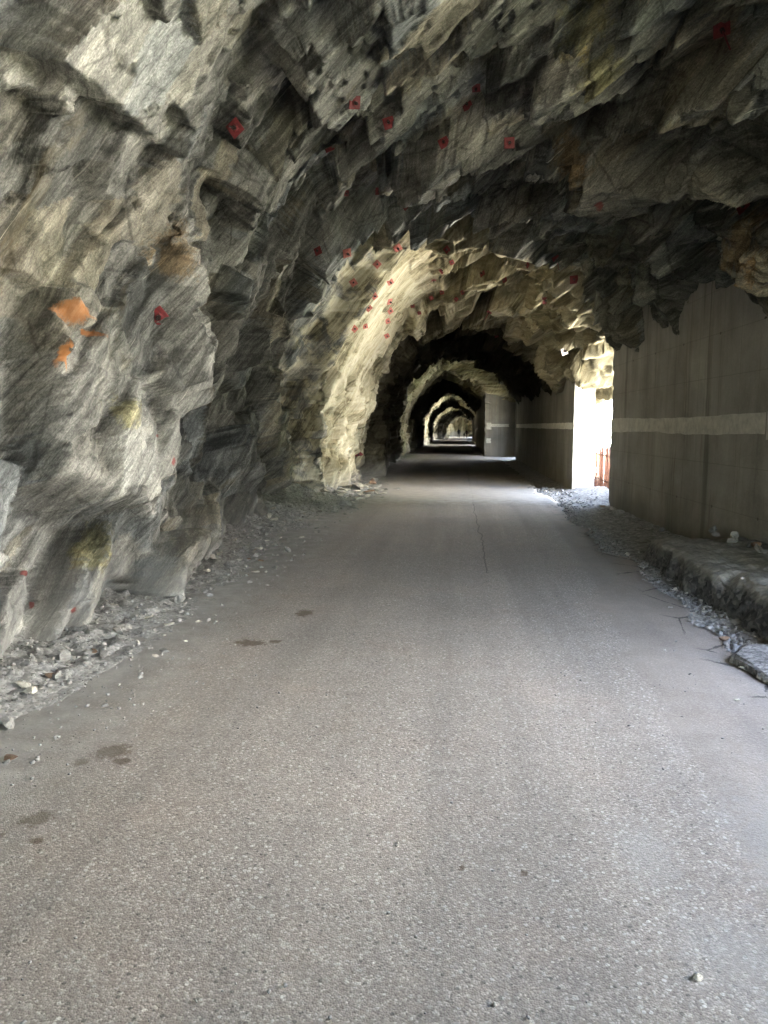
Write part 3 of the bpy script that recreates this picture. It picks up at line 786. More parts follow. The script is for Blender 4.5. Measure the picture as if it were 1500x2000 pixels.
ledge = grid_obj("ledge", np.stack([Pf[:, 0], Pf[:, 1], Z], 1), len(ys), len(xs), gravel_material("bounce_scree", ((0.34, 0.33, 0.29), (0.48, 0.47, 0.43), (0.62, 0.61, 0.57)), 12))  # unseen ledge outside, surfaced pale to throw light up through the opening
tag(ledge, kind='structure')
lm = ledge.data.materials[0]; k = NT(lm.node_tree); pb = lm.node_tree.nodes["Principled BSDF"]; src = pb.inputs['Base Color'].links[0].from_socket
g = k.n("ShaderNodeNewGeometry"); sp_ = k.n("ShaderNodeSeparateXYZ"); k.l(g.outputs['Position'], sp_.inputs[0])
yl = k.math('ADD', sp_.outputs[1], k.math('MULTIPLY', k.math('SUBTRACT', k.noise(g.outputs['Position'], 1.5, 6, 0.7), 0.5), 1.5))
sc_ = k.math('MULTIPLY', k.math('GREATER_THAN', yl, 8.0), k.math('LESS_THAN', yl, 26.0))  # pale only near the first opening, darkened elsewhere to shape the light
k.l(k.mix(sc_, k.ramp(k.noise(g.outputs['Position'], 9, 5, 0.75), [(0.35, (0.06, 0.075, 0.04)), (0.65, (0.17, 0.18, 0.12))]), src), pb.inputs['Base Color'])

# the mountain over the vault: unseen sheet added to block stray light
ys = np.arange(-17, 168, 2.5)
pc = np.array([(-9, -2), (-9.5, 4), (-8.5, 9), (-5, 12.5), (0, 13.5), (3.6, 12.2), (4.36, 9.9)], float)
X = np.tile(pc[:, 0], (len(ys), 1)); Z = np.tile(pc[:, 1], (len(ys), 1)); Y = np.repeat(ys[:, None], len(pc), 1)
mo = grid_obj("mountain_light_block", np.stack([X, Y, Z], -1).reshape(-1, 3), len(ys), len(pc), plain("weathered_rock", (0.22, 0.21, 0.18), 0.9))
tag(mo, kind='structure')

# ------------------------------------------------------------------ concrete walls
def footprint_wall(name, pts, z0, z1, mat, label, ragged=0.02, step=0.16, group=None):
    """closed footprint polygon, corners in order, extruded with weathered faces and chipped corners"""
    pts = [np.array(p, float) for p in pts]
    per = []; corner = []
    for i in range(len(pts)):
        a, b = pts[i], pts[(i + 1) % len(pts)]
        n = max(1, int(np.linalg.norm(b - a) / step))
        for q in range(n):
            per.append(a + (b - a) * q / n); corner.append(1.0 if q == 0 else 0.0)
    per = np.array(per); corner = np.array(corner)
    c = per.mean(0)
    nz = max(2, int((z1 - z0) / 0.07))
    zs = np.linspace(z0, z1, nz)
    V = np.zeros((nz, len(per), 3))
    V[..., 0] = per[:, 0]; V[..., 1] = per[:, 1]; V[..., 2] = zs[:, None]
    P = V.reshape(-1, 3)
    nrm = np.zeros_like(per)
    for i in range(len(per)):
        t = per[(i + 1) % len(per)] - per[i - 1]; t /= np.linalg.norm(t) + 1e-9
        nrm[i] = (-t[1], t[0])
    sg = 1 if ((nrm * (per - c)).sum(1) > 0).mean() > 0.5 else -1
    nrm *= sg
    dd = fbm(P * 0.8, 5, 3) * 0.012 + fbm(P * 5, 9, 3) * 0.003
    cn = np.tile(corner, nz) * (-np.abs(fbm(P * 6, 15, 4, 0.7)) * ragged * 2)
    NN = np.tile(nrm, (nz, 1))
    P[:, :2] += NN * (dd + cn)[:, None]
    me = bpy.data.meshes.new(name)
    npn = len(per)
    faces = []
    for r in range(nz - 1):
        for q in range(npn):
            faces.append((r * npn + q, r * npn + (q + 1) % npn, (r + 1) * npn + (q + 1) % npn, (r + 1) * npn + q))
    faces.append(tuple((nz - 1) * npn + q for q in range(npn)))
    o = mesh_obj(name, P, faces, mat)
    tag(o, label, "wall", group)
    return o

def z_at(y, z): return float(zg(y)) + z
w1 = footprint_wall("concrete_wall", [(3.20, 4.6), (3.17, 7.8), (2.88, 14.5), (3.55, 14.75), (3.8, 14.5), (3.85, 4.6)], -0.3, 3.5, M_CONC,
                    "long grimy concrete wall on the right, nearest the viewer, streaked with rust")
w0 = footprint_wall("concrete_wall", [(3.2, -16.0), (3.2, 1.4), (3.85, 1.4), (3.85, -16.0)], -0.3, 3.5, M_CONC,
                    "concrete wall on the right behind the viewer, ending at the nearest side opening", 0.02, 0.4)
w2 = footprint_wall("concrete_wall", [(2.66, 17.6), (2.66, 34.8), (3.4, 35.1), (3.45, 34.5), (3.38, 18.85)], -0.4, 2.75, M_PIER,
                    "concrete wall beyond the railed opening with a brightly lit end face", 0.035, 0.12)
M_PANEL = concrete_material("grey_panel_concrete", (0.115, 0.108, 0.092), 0.8)
w3 = footprint_wall("concrete_wall", [(1.35, 38.8), (1.5, 66.0), (3.3, 66.0), (3.4, 37.4), (2.9, 37.4), (2.9, 38.8)], -0.6, 3.2, M_PANEL,
                    "far concrete wall whose pale end panel faces the viewer past the black archway", 0.03, 0.3)
w4 = footprint_wall("concrete_wall", [(1.6, 70.2), (1.8, 98.0), (3.4, 98.0), (3.4, 70.2)], -0.8, 3.0, M_PIER,
                    "distant concrete wall showing only as a thin pale upright edge", 0.03, 0.4)
w6 = footprint_wall("concrete_wall", [(3.1, 121.3), (3.3, 136.8), (4.2, 136.8), (4.2, 121.3)], -1.2, 2.2, M_PIER,
                    "faintly lit concrete wall inside the last chamber behind the walkers", 0.03, 0.6)
w5 = footprint_wall("concrete_wall", [(1.9, 102.0), (2.35, 117.0), (2.6, 118.3), (3.9, 118.3), (3.9, 102.0)], -1.0, 2.7, M_PIER,
                    "farthest concrete wall in the dark just before the last bright opening", 0.03, 0.4)

def wall_x(y): return float(np.interp(y, [3.3, 7.8, 14.5], [3.22, 3.17, 2.88]))
M_WHITE = plain("dirty_white_paint", (0.47, 0.455, 0.40), 0.75, 0, 0.22, 7)
M_WHITE2 = plain("faded_white_paint", (0.68, 0.66, 0.60), 0.75, 0, 0.2, 7)

M_WHITE3 = plain("worn_white_paint", (0.27, 0.26, 0.225), 0.75, 0, 0.25, 9)
def stripe(parent, xf, y0, y1, zt, zb, mat, seed=0, n=None, name="white_stripe"):
    n = n or max(4, int((y1 - y0) / 0.04))
    ys = np.linspace(y0, y1, n)
    P = np.stack([ys * 3, ys * 0 + seed, ys * 0], 1)
    t = np.array([zt(y) for y in ys]) + fbm(P, 3, 5, 0.6) * 0.005
    b = np.array([zb(y) for y in ys]) + fbm(P + 9, 4, 5, 0.6) * 0.007
    V = []
    m = 5
    for q in range(m):
        f = q / (m - 1)
        zz = t * (1 - f) + b * f
        V.append(np.stack([[xf(y) for y in ys] - 0.0 * ys, ys, zz], 1))
    V = np.array(V).reshape(-1, 3)
    dd = fbm(V * 0.8, 5, 3) * 0.012 + fbm(V * 5, 9, 3) * 0.003
    V[:, 0] -= dd + 0.006
    o = grid_obj(name, V, m, n, mat, parent=parent)
    return o
stripe(w1, wall_x, 8.05, 14.47, lambda y: 1.625 + 0.015 * math.sin(y), lambda y: 1.40 + 0.012 * math.sin(y * 1.7), M_WHITE)
stripe(w1, wall_x, 4.7, 8.02, lambda y: 1.655 if y > 7.9 else 1.635, lambda y: 1.36, M_WHITE, 4)
stripe(w2, lambda y: 2.66, 17.63, 34.7, lambda y: 1.58, lambda y: 1.42, M_WHITE2, 7)
# painted squares and stripe on the far end panel (facing the viewer)
def panel_patch(x0, x1, z0, z1, nm):
    V = []
    for z in np.linspace(z0, z1, 5):
        for x in np.linspace(x0, x1, 8): V.append((x + 0.02 * math.sin(z * 40), 38.8 - 0.02, z))
    return grid_obj(nm, np.array(V), 5, 8, M_WHITE3, parent=w3)
panel_patch(1.70, 2.60, 1.45, 1.60, "white_stripe")
panel_patch(1.45, 1.70, 1.32, 1.66, "white_patch")
panel_patch(1.45, 1.68, 0.62, 0.86, "white_patch")

# ------------------------------------------------------------------ rust railing in the first opening
def bar_mesh(p, q, r, n=6):
    p, q = Vector(p), Vector(q); d = (q - p).normalized()
    a = d.orthogonal().normalized(); b = d.cross(a)
    v, f = [], []
    for s in (p, q):
        for i in range(n):
            an = 2 * math.pi * i / n
            v.append(s + (a * math.cos(an) + b * math.sin(an)) * r)
    for i in range(n): f.append((i, (i + 1) % n, n + (i + 1) % n, n + i))
    f.append(tuple(range(n))[::-1]); f.append(tuple(range(n, 2 * n)))
    return v, f
M_RUST = plain("rusty_steel", (0.11, 0.042, 0.022), 0.8, 0.2, 0.4, 30)
rl = empty("railing", (3.38, 16.7, 0))
tag(rl, "low railing of rusty upright bars across the bright side opening", "railing")
bv, bf = bar_mesh((0, 0, 0.02), (0, 0, 1.03), 0.013)
bme = None
for i in range(32):
    yy = 18.72 - i * 0.13
    if bme is None:
        o = mesh_obj("bar", bv, bf, M_RUST, rl, True); bme = o.data
    else:
        o = bpy.data.objects.new("bar", bme); S.collection.objects.link(o); o.parent = rl
    o.location = (random.uniform(-.004, .004) + 0.0, yy - 16.7, random.uniform(-.015, .015))
    o.rotation_euler = (random.uniform(-.012, .012), random.uniform(-.012, .012), 0)
for z in (0.23, 0.82):
    v, f = bar_mesh((0.02, -2.1, z), (0.02, 2.1, z), 0.017)
    mesh_obj("rail", v, f, M_RUST, rl, True)

# ------------------------------------------------------------------ rock bolts
M_PLATE = plain("red_oxide_plate", (0.15, 0.018, 0.020), 0.6, 0.0, 0.35, 40)
M_PLATE2 = plain("sunlit_red_plate", (0.42, 0.13, 0.11), 0.65, 0.0, 0.3, 40)  # plates on the lit face, sunlight mixed into their red
M_PALE = plain("galvanised_plate", (0.36, 0.32, 0.29), 0.6, 0.2, 0.2, 40)
M_NUT = plain("dark_bolt_steel", (0.035, 0.022, 0.020), 0.6, 0.5, 0.3, 60)
def plate_mesh():
    s = 0.5; v = []; f = []
    # bevelled square plate with a dished middle round the hole
    rings = [(s, -0.03), (s, 0.02), (s * 0.94, 0.04), (s * 0.45, 0.045), (s * 0.34, 0.10), (s * 0.16, 0.10)]
    n = 16
    for k_, (r, z) in enumerate(rings):
        for i in range(n):
            a = 2 * math.pi * i / n
            c, s_ = math.cos(a), math.sin(a)
            if k_ < 4:
                m = max(abs(c), abs(s_)); v.append((c / m * r, s_ / m * r, z))
            else: v.append((c * r, s_ * r, z))
    for k_ in range(len(rings) - 1):
        for i in range(n): f.append((k_ * n + i, k_ * n + (i + 1) % n, (k_ + 1) * n + (i + 1) % n, (k_ + 1) * n + i))
    return v, f
PV, PF = plate_mesh()
pm = {}
for nm, mt in (('d', M_PLATE), ('f', M_PLATE2), ('g', M_PALE)):
    o = mesh_obj("plate", PV, PF, mt); pm[nm] = o.data; bpy.data.objects.remove(o)
nv, nf = bar_mesh((0, 0, 0.0), (0, 0, 0.28), 0.15, 6)
o = mesh_obj("nut", nv, nf, M_NUT); nut_me = o.data; bpy.data.objects.remove(o)
rv, rf = bar_mesh((0, 0, 0.0), (0, 0, 1.0), 0.055, 8)
o = mesh_obj("rod", rv, rf, M_NUT); rod_me = o.data; bpy.data.objects.remove(o)
rv, rf = bar_mesh((0, 0, 0.0), (0, 0, 1.0), 0.055, 8)
o = mesh_obj("rod", rv, rf, M_PLATE); rodr_me = o.data; bpy.data.objects.remove(o)

NEARG, LITG, DIMG = "rock bolts in the near roof and left wall", "rock bolts in the sunlit rock face", "rock bolts in the dim roof of the first bay"
BOLTS = [  # px, py, size, kind, rod, group, label
 (690, 199, .17, 'd', 0.3, NEARG, "dark red diamond plate in the near roof, highest of those left of the middle"),
 (644, 290, .17, 'd', 0.3, NEARG, "dark red diamond plate on smooth grey roof rock close above the jagged lip"),
 (760, 242, .17, 'd', 0.5, NEARG, "bright red bent plate in a cleft above the hanging stone prism"),
 (912, 206, .16, 'd', 0.6, NEARG, "red plate with a projecting bolt beneath a slanting roof ledge"),
 (868, 281, .17, 'd', 0.3, NEARG, "red plate on the pale bulging block in the middle of the roof"),
 (994, 280, .17, 'd', 0.3, NEARG, "narrow red plate seen on edge right of the pale roof block"),
 (930, 168, .13, 'd', 0.3, NEARG, "almost black small plate in a hollow of the roof above the projecting bolt"),
 (462, 251, .20, 'd', 0.7, NEARG, "rounded bright red plate with a bolt through it, high on the left wall"),
 (674, 376, .13, 'd', 0.2, NEARG, "thin red plate seen nearly edge-on just below the jagged lip"),
 (738, 372, .17, 'd', 0.2, NEARG, "plain square red plate in the dark recess below the jagged lip"),
 (794, 407, .11, 'd', 0.8, NEARG, "tiny red plate with a pale bolt end at the second roof lip"),
 (623, 491, .18, 'd', 0.2, NEARG, "dark red diamond plate in shade left of the small bright triangle of rock"),
 (314, 616, .22, 'd', 0.3, NEARG, "maroon plate seen edge-on on the striated left wall right of the orange paint"),
 (1408, 52, .26, 'd', 2.2, NEARG, "large dark red plate with a long rod in the top right of the roof"),
 (1454, 408, .25, 'd', 1.6, NEARG, "large red square plate tilted off the rock high on the right above the concrete"),
 (676, 493, .17, 'f', 0.4, LITG, "red plate at the very top left corner of the sunlit rock face"),
 (776, 483, .19, 'f', 0.5, LITG, "red plate at the upper right end of the sunlit face beside the dim roof"),
 (736, 516, .17, 'f', 0.4, LITG, "lone red plate on the smooth upper part of the sunlit face"),
 (690, 552, .17, 'f', 0.7, LITG, "red plate just above the pale protruding block on the sunlit face"),
 (761, 549, .17, 'f', 0.3, LITG, "red plate near the sunlit face's right rim, just above the column of plates"),
 (730, 578, .16, 'f', 0.3, LITG, "red plate at the upper tip of the dark cleft in the sunlit face"),
 (759, 588, .18, 'f', 0.3, LITG, "largest plate of the close-set column on the right rim of the sunlit face"),
 (719, 601, .17, 'f', 0.3, LITG, "pinkish plate beside the dark cleft in the sunlit face"),
 (761, 607, .17, 'f', 0.3, LITG, "second plate down the column on the sunlit face's right rim"),
 (756, 627, .16, 'f', 0.3, LITG, "third plate of the close-set column on the right rim of the sunlit face"),
 (713, 636, .14, 'f', 0.3, LITG, "small plate below the dark cleft at the left of the long ochre seam"),
 (691, 642, .16, 'f', 0.4, LITG, "leftmost plate low on the sunlit face at the edge of the rough rubbly part"),
 (755, 655, .16, 'f', 0.3, LITG, "lowest plate of the close-set column on the right rim of the sunlit face"),
 (700, 887, .24, 'd', 0.3, LITG, "dark diamond plate low on the lit rock pillar close above the rubble"),
 (874, 487, .16, 'd', 0.3, DIMG, "red plate highest on the olive roof of the first bay"),
 (882, 513, .13, 'd', 0.3, DIMG, "small dark plate just below the highest one on the olive bay roof"),
 (864, 529, .15, 'd', 0.2, DIMG, "upper of two flat dark plates left of the middle of the bay roof"),
 (847, 545, .15, 'd', 0.2, DIMG, "lower of two flat dark plates left of the middle of the bay roof"),
 (944, 536, .17, 'd', 0.3, DIMG, "bright red flat plate in the middle of the olive bay roof"),
 (987, 548, .15, 'd', 1.4, DIMG, "red plate with a slanting rod right of the bright red one in the bay roof"),
 (1033, 518, .13, 'd', 0.6, DIMG, "dark star-shaped bolt end in the right part of the bay roof"),
 (1086, 504, .17, 'd', 2.2, DIMG, "dark T-shaped bolt hanging highest in the right of the bay roof"),
 (1121, 546, .20, 'd', 1.8, DIMG, "red T-shaped bolt farthest right in the bay roof"),
 (1066, 586, .19, 'd', 1.8, DIMG, "red T-shaped bolt above the black archway's right shoulder"),
 (864, 571, .14, 'd', 1.4, DIMG, "thin dark bolt with a hanging rod at the left of the bay roof"),
 (892, 584, .13, 'd', 0.3, DIMG, "small flat plate near the black arch, left of its crown"),
 (905, 571, .14, 'd', 0.3, DIMG, "red sliver of a plate above the crown of the black arch"),
 (843, 582, .14, 'd', 0.3, DIMG, "small dark plate low left in the bay roof near the sunlit face"),
 (806, 599, .14, 'd', 1.2, DIMG, "dark bolt hanging close beside the right rim of the sunlit face"),
 (819, 612, .12, 'd', 0.8, DIMG, "small dark bolt at the left springing of the black arch"),
 (957, 608, .16, 'd', 1.8, DIMG, "red rod bolt with small plate just right of the black arch's crown"),
 (970, 656, .15, 'd', 1.2, DIMG, "red bolt on the right edge of the black arch"),
 (1101, 686, .20, 'g', 0.3, DIMG, "pale plate with a dark hole beside the bright side opening"),
]
R2 = random.Random(3)
for px, py, sz, kd, rod, grp, lab in BOLTS:
    sz *= 0.5 if px > 1300 else (0.66 if grp == NEARG else 0.78)
    p, n = on_rock(px, py)
    if p is None: continue
    acc = n.copy()
    for dx, dy in ((12, 0), (-12, 0), (0, 12), (0, -12)):
        q, m_ = on_rock(px + dx, py + dy)
        if q is not None and (q - p).length < 0.5: acc += m_
    nn = acc.normalized()
    if grp != DIMG: nn = (nn + (-pixel_ray(px, py)) * (0.45 if px != 314 else -0.25)).normalized()
    q = nn.to_track_quat('Z', 'Y')
    from mathutils import Quaternion
    q = q @ Quaternion((0, 0, 1), R2.uniform(-0.35, 0.35) + (0.6 if grp == LITG else 0.35))
    r = empty("rock_bolt", p + nn * (0.035 if kd != 'g' else 0.03), q)
    tag(r, lab, "rock bolt", grp)
    pl = bpy.data.objects.new("plate", pm[kd]); nu = bpy.data.objects.new("nut", nut_me); ro = bpy.data.objects.new("rod", rod_me if rod < 1 else rodr_me)
    for c in (pl, nu, ro):
        S.collection.objects.link(c); c.parent = r; c.scale = (sz, sz, sz)
    nu.location = (0, 0, sz * 0.08)
    ro.location = (0, 0, -0.10); ro.scale = (sz, sz, 0.10 + sz * (0.35 + rod))

# ------------------------------------------------------------------ stones
M_ST1 = stone_material("grey_schist_chip", (0.13, 0.13, 0.125), (0.24, 0.238, 0.225), (0.40, 0.39, 0.36))
M_ST2 = stone_material("pale_schist_chip", (0.30, 0.28, 0.23), (0.47, 0.45, 0.39), (0.66, 0.64, 0.57))
M_ST3 = stone_material("brown_schist_chip", (0.10, 0.065, 0.045), (0.20, 0.13, 0.085), (0.30, 0.21, 0.13))
M_ST4 = stone_material("asphalt_lump", (0.04, 0.04, 0.04), (0.11, 0.11, 0.108), (0.22, 0.215, 0.205))
def chip_mesh(seed, flat, sub=1):
    r = random.Random(seed)
    bm = bmesh.new()
    bmesh.ops.create_icosphere(bm, subdivisions=sub, radius=0.5)
    cuts = [(Vector((r.gauss(0, 1), r.gauss(0, 1), r.gauss(0, 0.8))).normalized(), r.uniform(0.10, 0.30)) for _ in range(12)]
    for v in bm.verts:
        for n, d in cuts:
            e = v.co.dot(n) - d
            if e > 0: v.co -= n * e
        v.co += Vector((r.uniform(-1, 1), r.uniform(-1, 1), r.uniform(-1, 1))) * 0.02
        v.co.z *= flat
    mx = max(v.co.length for v in bm.verts)
    for v in bm.verts: v.co *= 0.5 / mx
    me = bpy.data.meshes.new("stone"); bm.to_mesh(me); bm.free()
    return me
CH = {}
for mi, mt in enumerate((M_ST1, M_ST2, M_ST3, M_ST4)):
    for s in range(5):
        me = chip_mesh(100 + s + mi * 11, (0.35, 0.5, 0.7, 0.28, 0.85)[s], 2)
        me.materials.append(mt); CH[(mi, s)] = me
def height(x, y):
    if x < -1.5: return max(float(bank_z(np.array([x]), np.array([y]))[0]), 0.0)
    if x > edge_x(np.array([y]))[0]: return -0.03 + float(zg(y)) if y > 9 or x < 2.25 else 0.27
    return float(zg(y))
def stone(px, py, size, mi, s, lab, grp=None, xy=None, rot=None, sc=(1, 1, 1), nm="stone", zoff=0):
    if xy is None:
        p = on_ground(px, py, 0.02)
        if p.x < -1.5: p = on_ground(px, py, height(p.x, p.y))
        xy = (p.x, p.y)
    o = bpy.data.objects.new(nm, CH[(mi, s)]); S.collection.objects.link(o)
    o.scale = (size * sc[0], size * sc[1], size * sc[2])
    o.location = (xy[0], xy[1], height(*xy) + size * sc[2] * (0.35, 0.5, 0.7, 0.28, 0.85)[s] * 0.28 + zoff)
    o.rotation_euler = (random.uniform(-.2, .2), random.uniform(-.2, .2), random.uniform(0, 6.3) if rot is None else rot)
    tag(o, lab, "stone", grp)
    return o
SPEC = [
 (290, 1198, .17, 1, 3, "flat tan slab of rock lying highest of the three pale pieces by the left verge", 0.2, (1, .6, 1)),
 (330, 1221, .20, 1, 3, "long white flat stone at the road's left edge", 0.1, (1, .35, .8)),
 (386, 1217, .09, 1, 1, "blocky cream stone just right of the long white one", 0, (1, 1, 1)),
 (270, 1258, .05, 1, 2, "small white stone on the asphalt below the long white one", 0, (1, 1, 1)),
 (362, 1254, .04, 1, 2, "tiny white stone on the asphalt below the cream one", 0, (1, 1, 1)),
 (184, 1280, .06, 2, 1, "small orange-brown stone on the grey gravel by the left wall", 0, (1, 1, 1)),
 (98, 1326, .08, 2, 1, "reddish brown stone at the gravel's edge on the left", 0, (1, 1, 1)),
 (45, 1340, .11, 1, 2, "pale rounded stone beside a brown one near the left margin", 0, (1, 1, 1)),
 (12, 1415, .16, 0, 1, "grey weathered lump cut by the left edge of the view", 0.5, (1, 1, 1)),
 (775, 1644, .042, 1, 2, "small white pebble alone in the middle of the road", 0, (1, 1, 1)),
 (375, 1665, .05, 1, 1, "white angular pebble with a dark hollow behind it, left of the middle of the road", 0.6, (1, .7, 1)),
 (1362, 1908, .04, 1, 4, "white pebble casting a dark shadow low on the right of the road", 0, (1, 1, 1)),
 (1240, 1905, .025, 1, 2, "white grain of stone left of the shadowed pebble low on the right", 0, (1, 1, 1)),
 (1446, 1299, .055, 1, 1, "yellowish stone on the asphalt edge in front of the broken lump on the right", 0, (1, 1, 1)),
 (1443, 1362, .05, 1, 1, "yellowish stone nearest the viewer by the right edge of the road", 0, (1, 1, 1)),
 (1310, 1183, .10, 1, 3, "flat pale chip on the broken asphalt edge beside the kerb's gutter", 0, (1, .6, 1)),
 (1286, 1142, .06, 1, 1, "yellowish chip in the gutter farthest up the broken edge", 0, (1, 1, 1)),
 (1356, 1202, .05, 1, 2, "white stone in the crack of the road's right edge", 0, (1, 1, 1)),
 (1415, 1247, .08, 2, 1, "tan stone lying in the crack left of the tilted asphalt piece", 0, (1, 1, 1)),
 (1376, 1176, .05, 1, 2, "pale pebble in the middle of the gutter below the kerb", 0, (1, 1, 1)),
 (1298, 1265, .03, 1, 1, "small pale pebble on the smooth asphalt strip", 0, (1, 1, 1)),
 (1348, 1311, .035, 0, 1, "small grey pebble on the smooth asphalt strip nearer the viewer", 0, (1, 1, 1)),
 (487, 1095, .12, 2, 3, "flat dark red stone on the left verge in the middle distance", 0, (1, .6, 1)),
 (508, 1097, .14, 2, 3, "flat brown stone right of the dark red one on the left verge", 0, (1, .5, 1)),
 (433, 1134, .12, 0, 3, "bluish flat stone at the road's edge below the brown ones", 0, (1, .6, 1)),
 (405, 1120, .14, 1, 1, "tan block on the gravel left of the bluish flat stone", 0, (1, .8, 1)),
 (505, 1072, .26, 1, 3, "long pale slab flat on the left verge farther on", 0.1, (1, .35, .8)),
 (700, 930, .42, 0, 1, "big bluish grey block on top of the rubble pile by the lit pillar", 0.3, (1, .8, 1)),
 (703, 950, .26, 1, 1, "cream block on the rubble pile below the bluish one", 0.9, (1, .8, 1)),
 (735, 938, .30, 0, 3, "flat grey slab at the right end of the rubble pile", 0.2, (1, .6, 1)),
]
for px, py, sz, mi, s, lab, rot, sc in SPEC:
    stone(px, py, sz, mi, s, lab, None, None, rot if rot else None, sc)
# broken tilted piece of road at the right margin
def slab_piece():
    r = random.Random(5)
    n = 13; v = []; f = []
    for z, k_ in ((0, 1.0), (0.055, 0.97), (0.07, 0.88)):
        rr = random.Random(5)
        for i in range(n):
            a = 2 * math.pi * i / n; q = rr.uniform(0.78, 1.1) * k_
            v.append((math.cos(a) * 0.27 * q, math.sin(a) * 0.42 * q, z + r.uniform(-.006, .006)))
    v.append((0, 0, 0.068))
    for k_ in range(2):
        for i in range(n): f.append((k_ * n + i, k_ * n + (i + 1) % n, (k_ + 1) * n + (i + 1) % n, (k_ + 1) * n + i))
    for i in range(n): f.append((2 * n + i, 2 * n + (i + 1) % n, 3 * n))
    o = mesh_obj("asphalt_piece", v, f, gravel_material("broken_asphalt", ((0.07, 0.07, 0.068), (0.15, 0.147, 0.14), (0.28, 0.275, 0.26)), 55))
    o.location = (2.02, 4.55, -0.01); o.rotation_euler = (0.05, -0.08, 0.2)
    tag(o, "broken-off slab of rough asphalt lying against the right edge of the road", "asphalt slab")
slab_piece()

# stones one can pick out in the verge: individuals
R3 = random.Random(11)
cnt = 0
GRP = "stones scattered along the foot of the left wall"
while cnt < 120:
    y = R3.uniform(3.0, 13.5); x = R3.uniform(-3.0, -1.85)
    if R3.random() < (x + 3.0) * 0.45: continue
    sz = R3.uniform(0.045, 0.13) * (0.75 + y * 0.06)
    mi = R3.choices((0, 1, 2), (0.72, 0.2, 0.08))[0]; s = R3.choice((0, 1, 2, 3))
    where = "at the left edge of the view" if y < 4.6 else "below the red paint marks" if y < 6.2 else "beside the long white stone" if y < 8 else "where the left wall recedes" if y < 11 else "just before the sunlit pillar"
    lab = ("large " if sz > 0.12 else "small ") + ("grey angular chip ", "pale chip ", "brown chip ")[mi] + where + (", close under the rock" if x < -2.5 else ", out near the asphalt")
    stone(0, 0, sz, mi, s, lab, GRP, (x, y))
    cnt += 1
for i in range(70):
    y = R3.gauss(16.4, 1.3); x = -2.5 + abs(R3.gauss(0, 0.42))
    if x > -1.3: continue
    mi = R3.choices((0, 1, 2), (0.45, 0.5, 0.05))[0]
    stone(0, 0, R3.uniform(0.12, 0.42), mi, R3.choice((0, 3, 1, 3)), ("grey", "pale", "brown")[mi] + " splintered slab in rubble under the sunlit pillar, " + ("nearer the viewer" if y < 16 else "on its far side" if y > 17.2 else "in its middle") + (", by the road" if x < -9 or x > -2.1 else ", against the rock"), "slabs of the rubble pile", (x, y))
for i in range(45):
    y = R3.uniform(3.8, 9.0); x = float(edge_x(np.array([y]))[0]) + R3.uniform(-0.06, 0.36)
    mi = R3.choices((0, 1, 3), (0.45, 0.3, 0.25))[0]
    stone(0, 0, R3.uniform(0.025, 0.075), mi, R3.choice((1, 2, 4)), ("grey pebble in the gutter between road and kerb", "pale pebble in the gutter between road and kerb", "", "black asphalt crumb in the gutter between road and kerb")[mi], "pebbles in the right gutter", (x, y))
for i in range(40):
    y = R3.uniform(4.5, 14.3); x = wall_x(y) - abs(R3.gauss(0, 0.12)) - 0.05
    stone(0, 0, R3.uniform(0.05, 0.17), 0 if R3.random() < 0.8 else 2, R3.choice((1, 2, 4)), ("stone on the kerb top against the concrete wall" if y < 9 else "stone at the foot of the concrete wall, beyond the kerb's end" if y < 12 else "stone at the foot of the concrete wall, close to the bright opening"), "stones along the foot of the concrete wall", (x, y))

# gravel nobody could count
def gravel(name, pts, sizes, mat, seed=1):
    n = len(pts); r = np.random.default_rng(seed)
    base = np.array([(-1, -1, -1), (1, -1, -1), (1, 1, -1), (-1, 1, -1), (-1, -1, 1), (1, -1, 1), (1, 1, 1), (-1, 1, 1)], float) * 0.5
    fq = np.array([(0, 3, 2, 1), (4, 5, 6, 7), (0, 1, 5, 4), (1, 2, 6, 5), (2, 3, 7, 6), (3, 0, 4, 7)])
    V = base[None] * (1 + r.uniform(-.38, .38, (n, 8, 3)))
    V *= (sizes[:, None, None] * np.stack([np.ones(n), r.uniform(.5, 1, n), r.uniform(.3, .75, n)], 1)[:, None, :])
    a = r.uniform(0, 6.283, n); b_ = r.uniform(-.5, .5, n)
    ca, sa, cb, sb = np.cos(a)[:, None], np.sin(a)[:, None], np.cos(b_)[:, None], np.sin(b_)[:, None]
    x, y, z = V[..., 0], V[..., 1], V[..., 2]
    x, z = x * cb - z * sb, x * sb + z * cb
    x, y = x * ca - y * sa, x * sa + y * ca
    V = np.stack([x, y, z], -1) + pts[:, None, :]
    Fq = (fq[None] + (np.arange(n) * 8)[:, None, None]).reshape(-1, 4)
    me = bpy.data.meshes.new(name)
    me.vertices.add(n * 8); me.vertices.foreach_set('co', V.astype(np.float32).ravel())
    me.loops.add(Fq.size); me.loops.foreach_set('vertex_index', Fq.astype(np.int32).ravel())
    me.polygons.add(len(Fq)); me.polygons.foreach_set('loop_start', np.arange(0, Fq.size, 4, dtype=np.int32))
    me.update(calc_edges=True)
    me.materials.append(mat)
    o = bpy.data.objects.new(name, me); S.collection.objects.link(o)
    tag(o, kind='stuff')
    return o
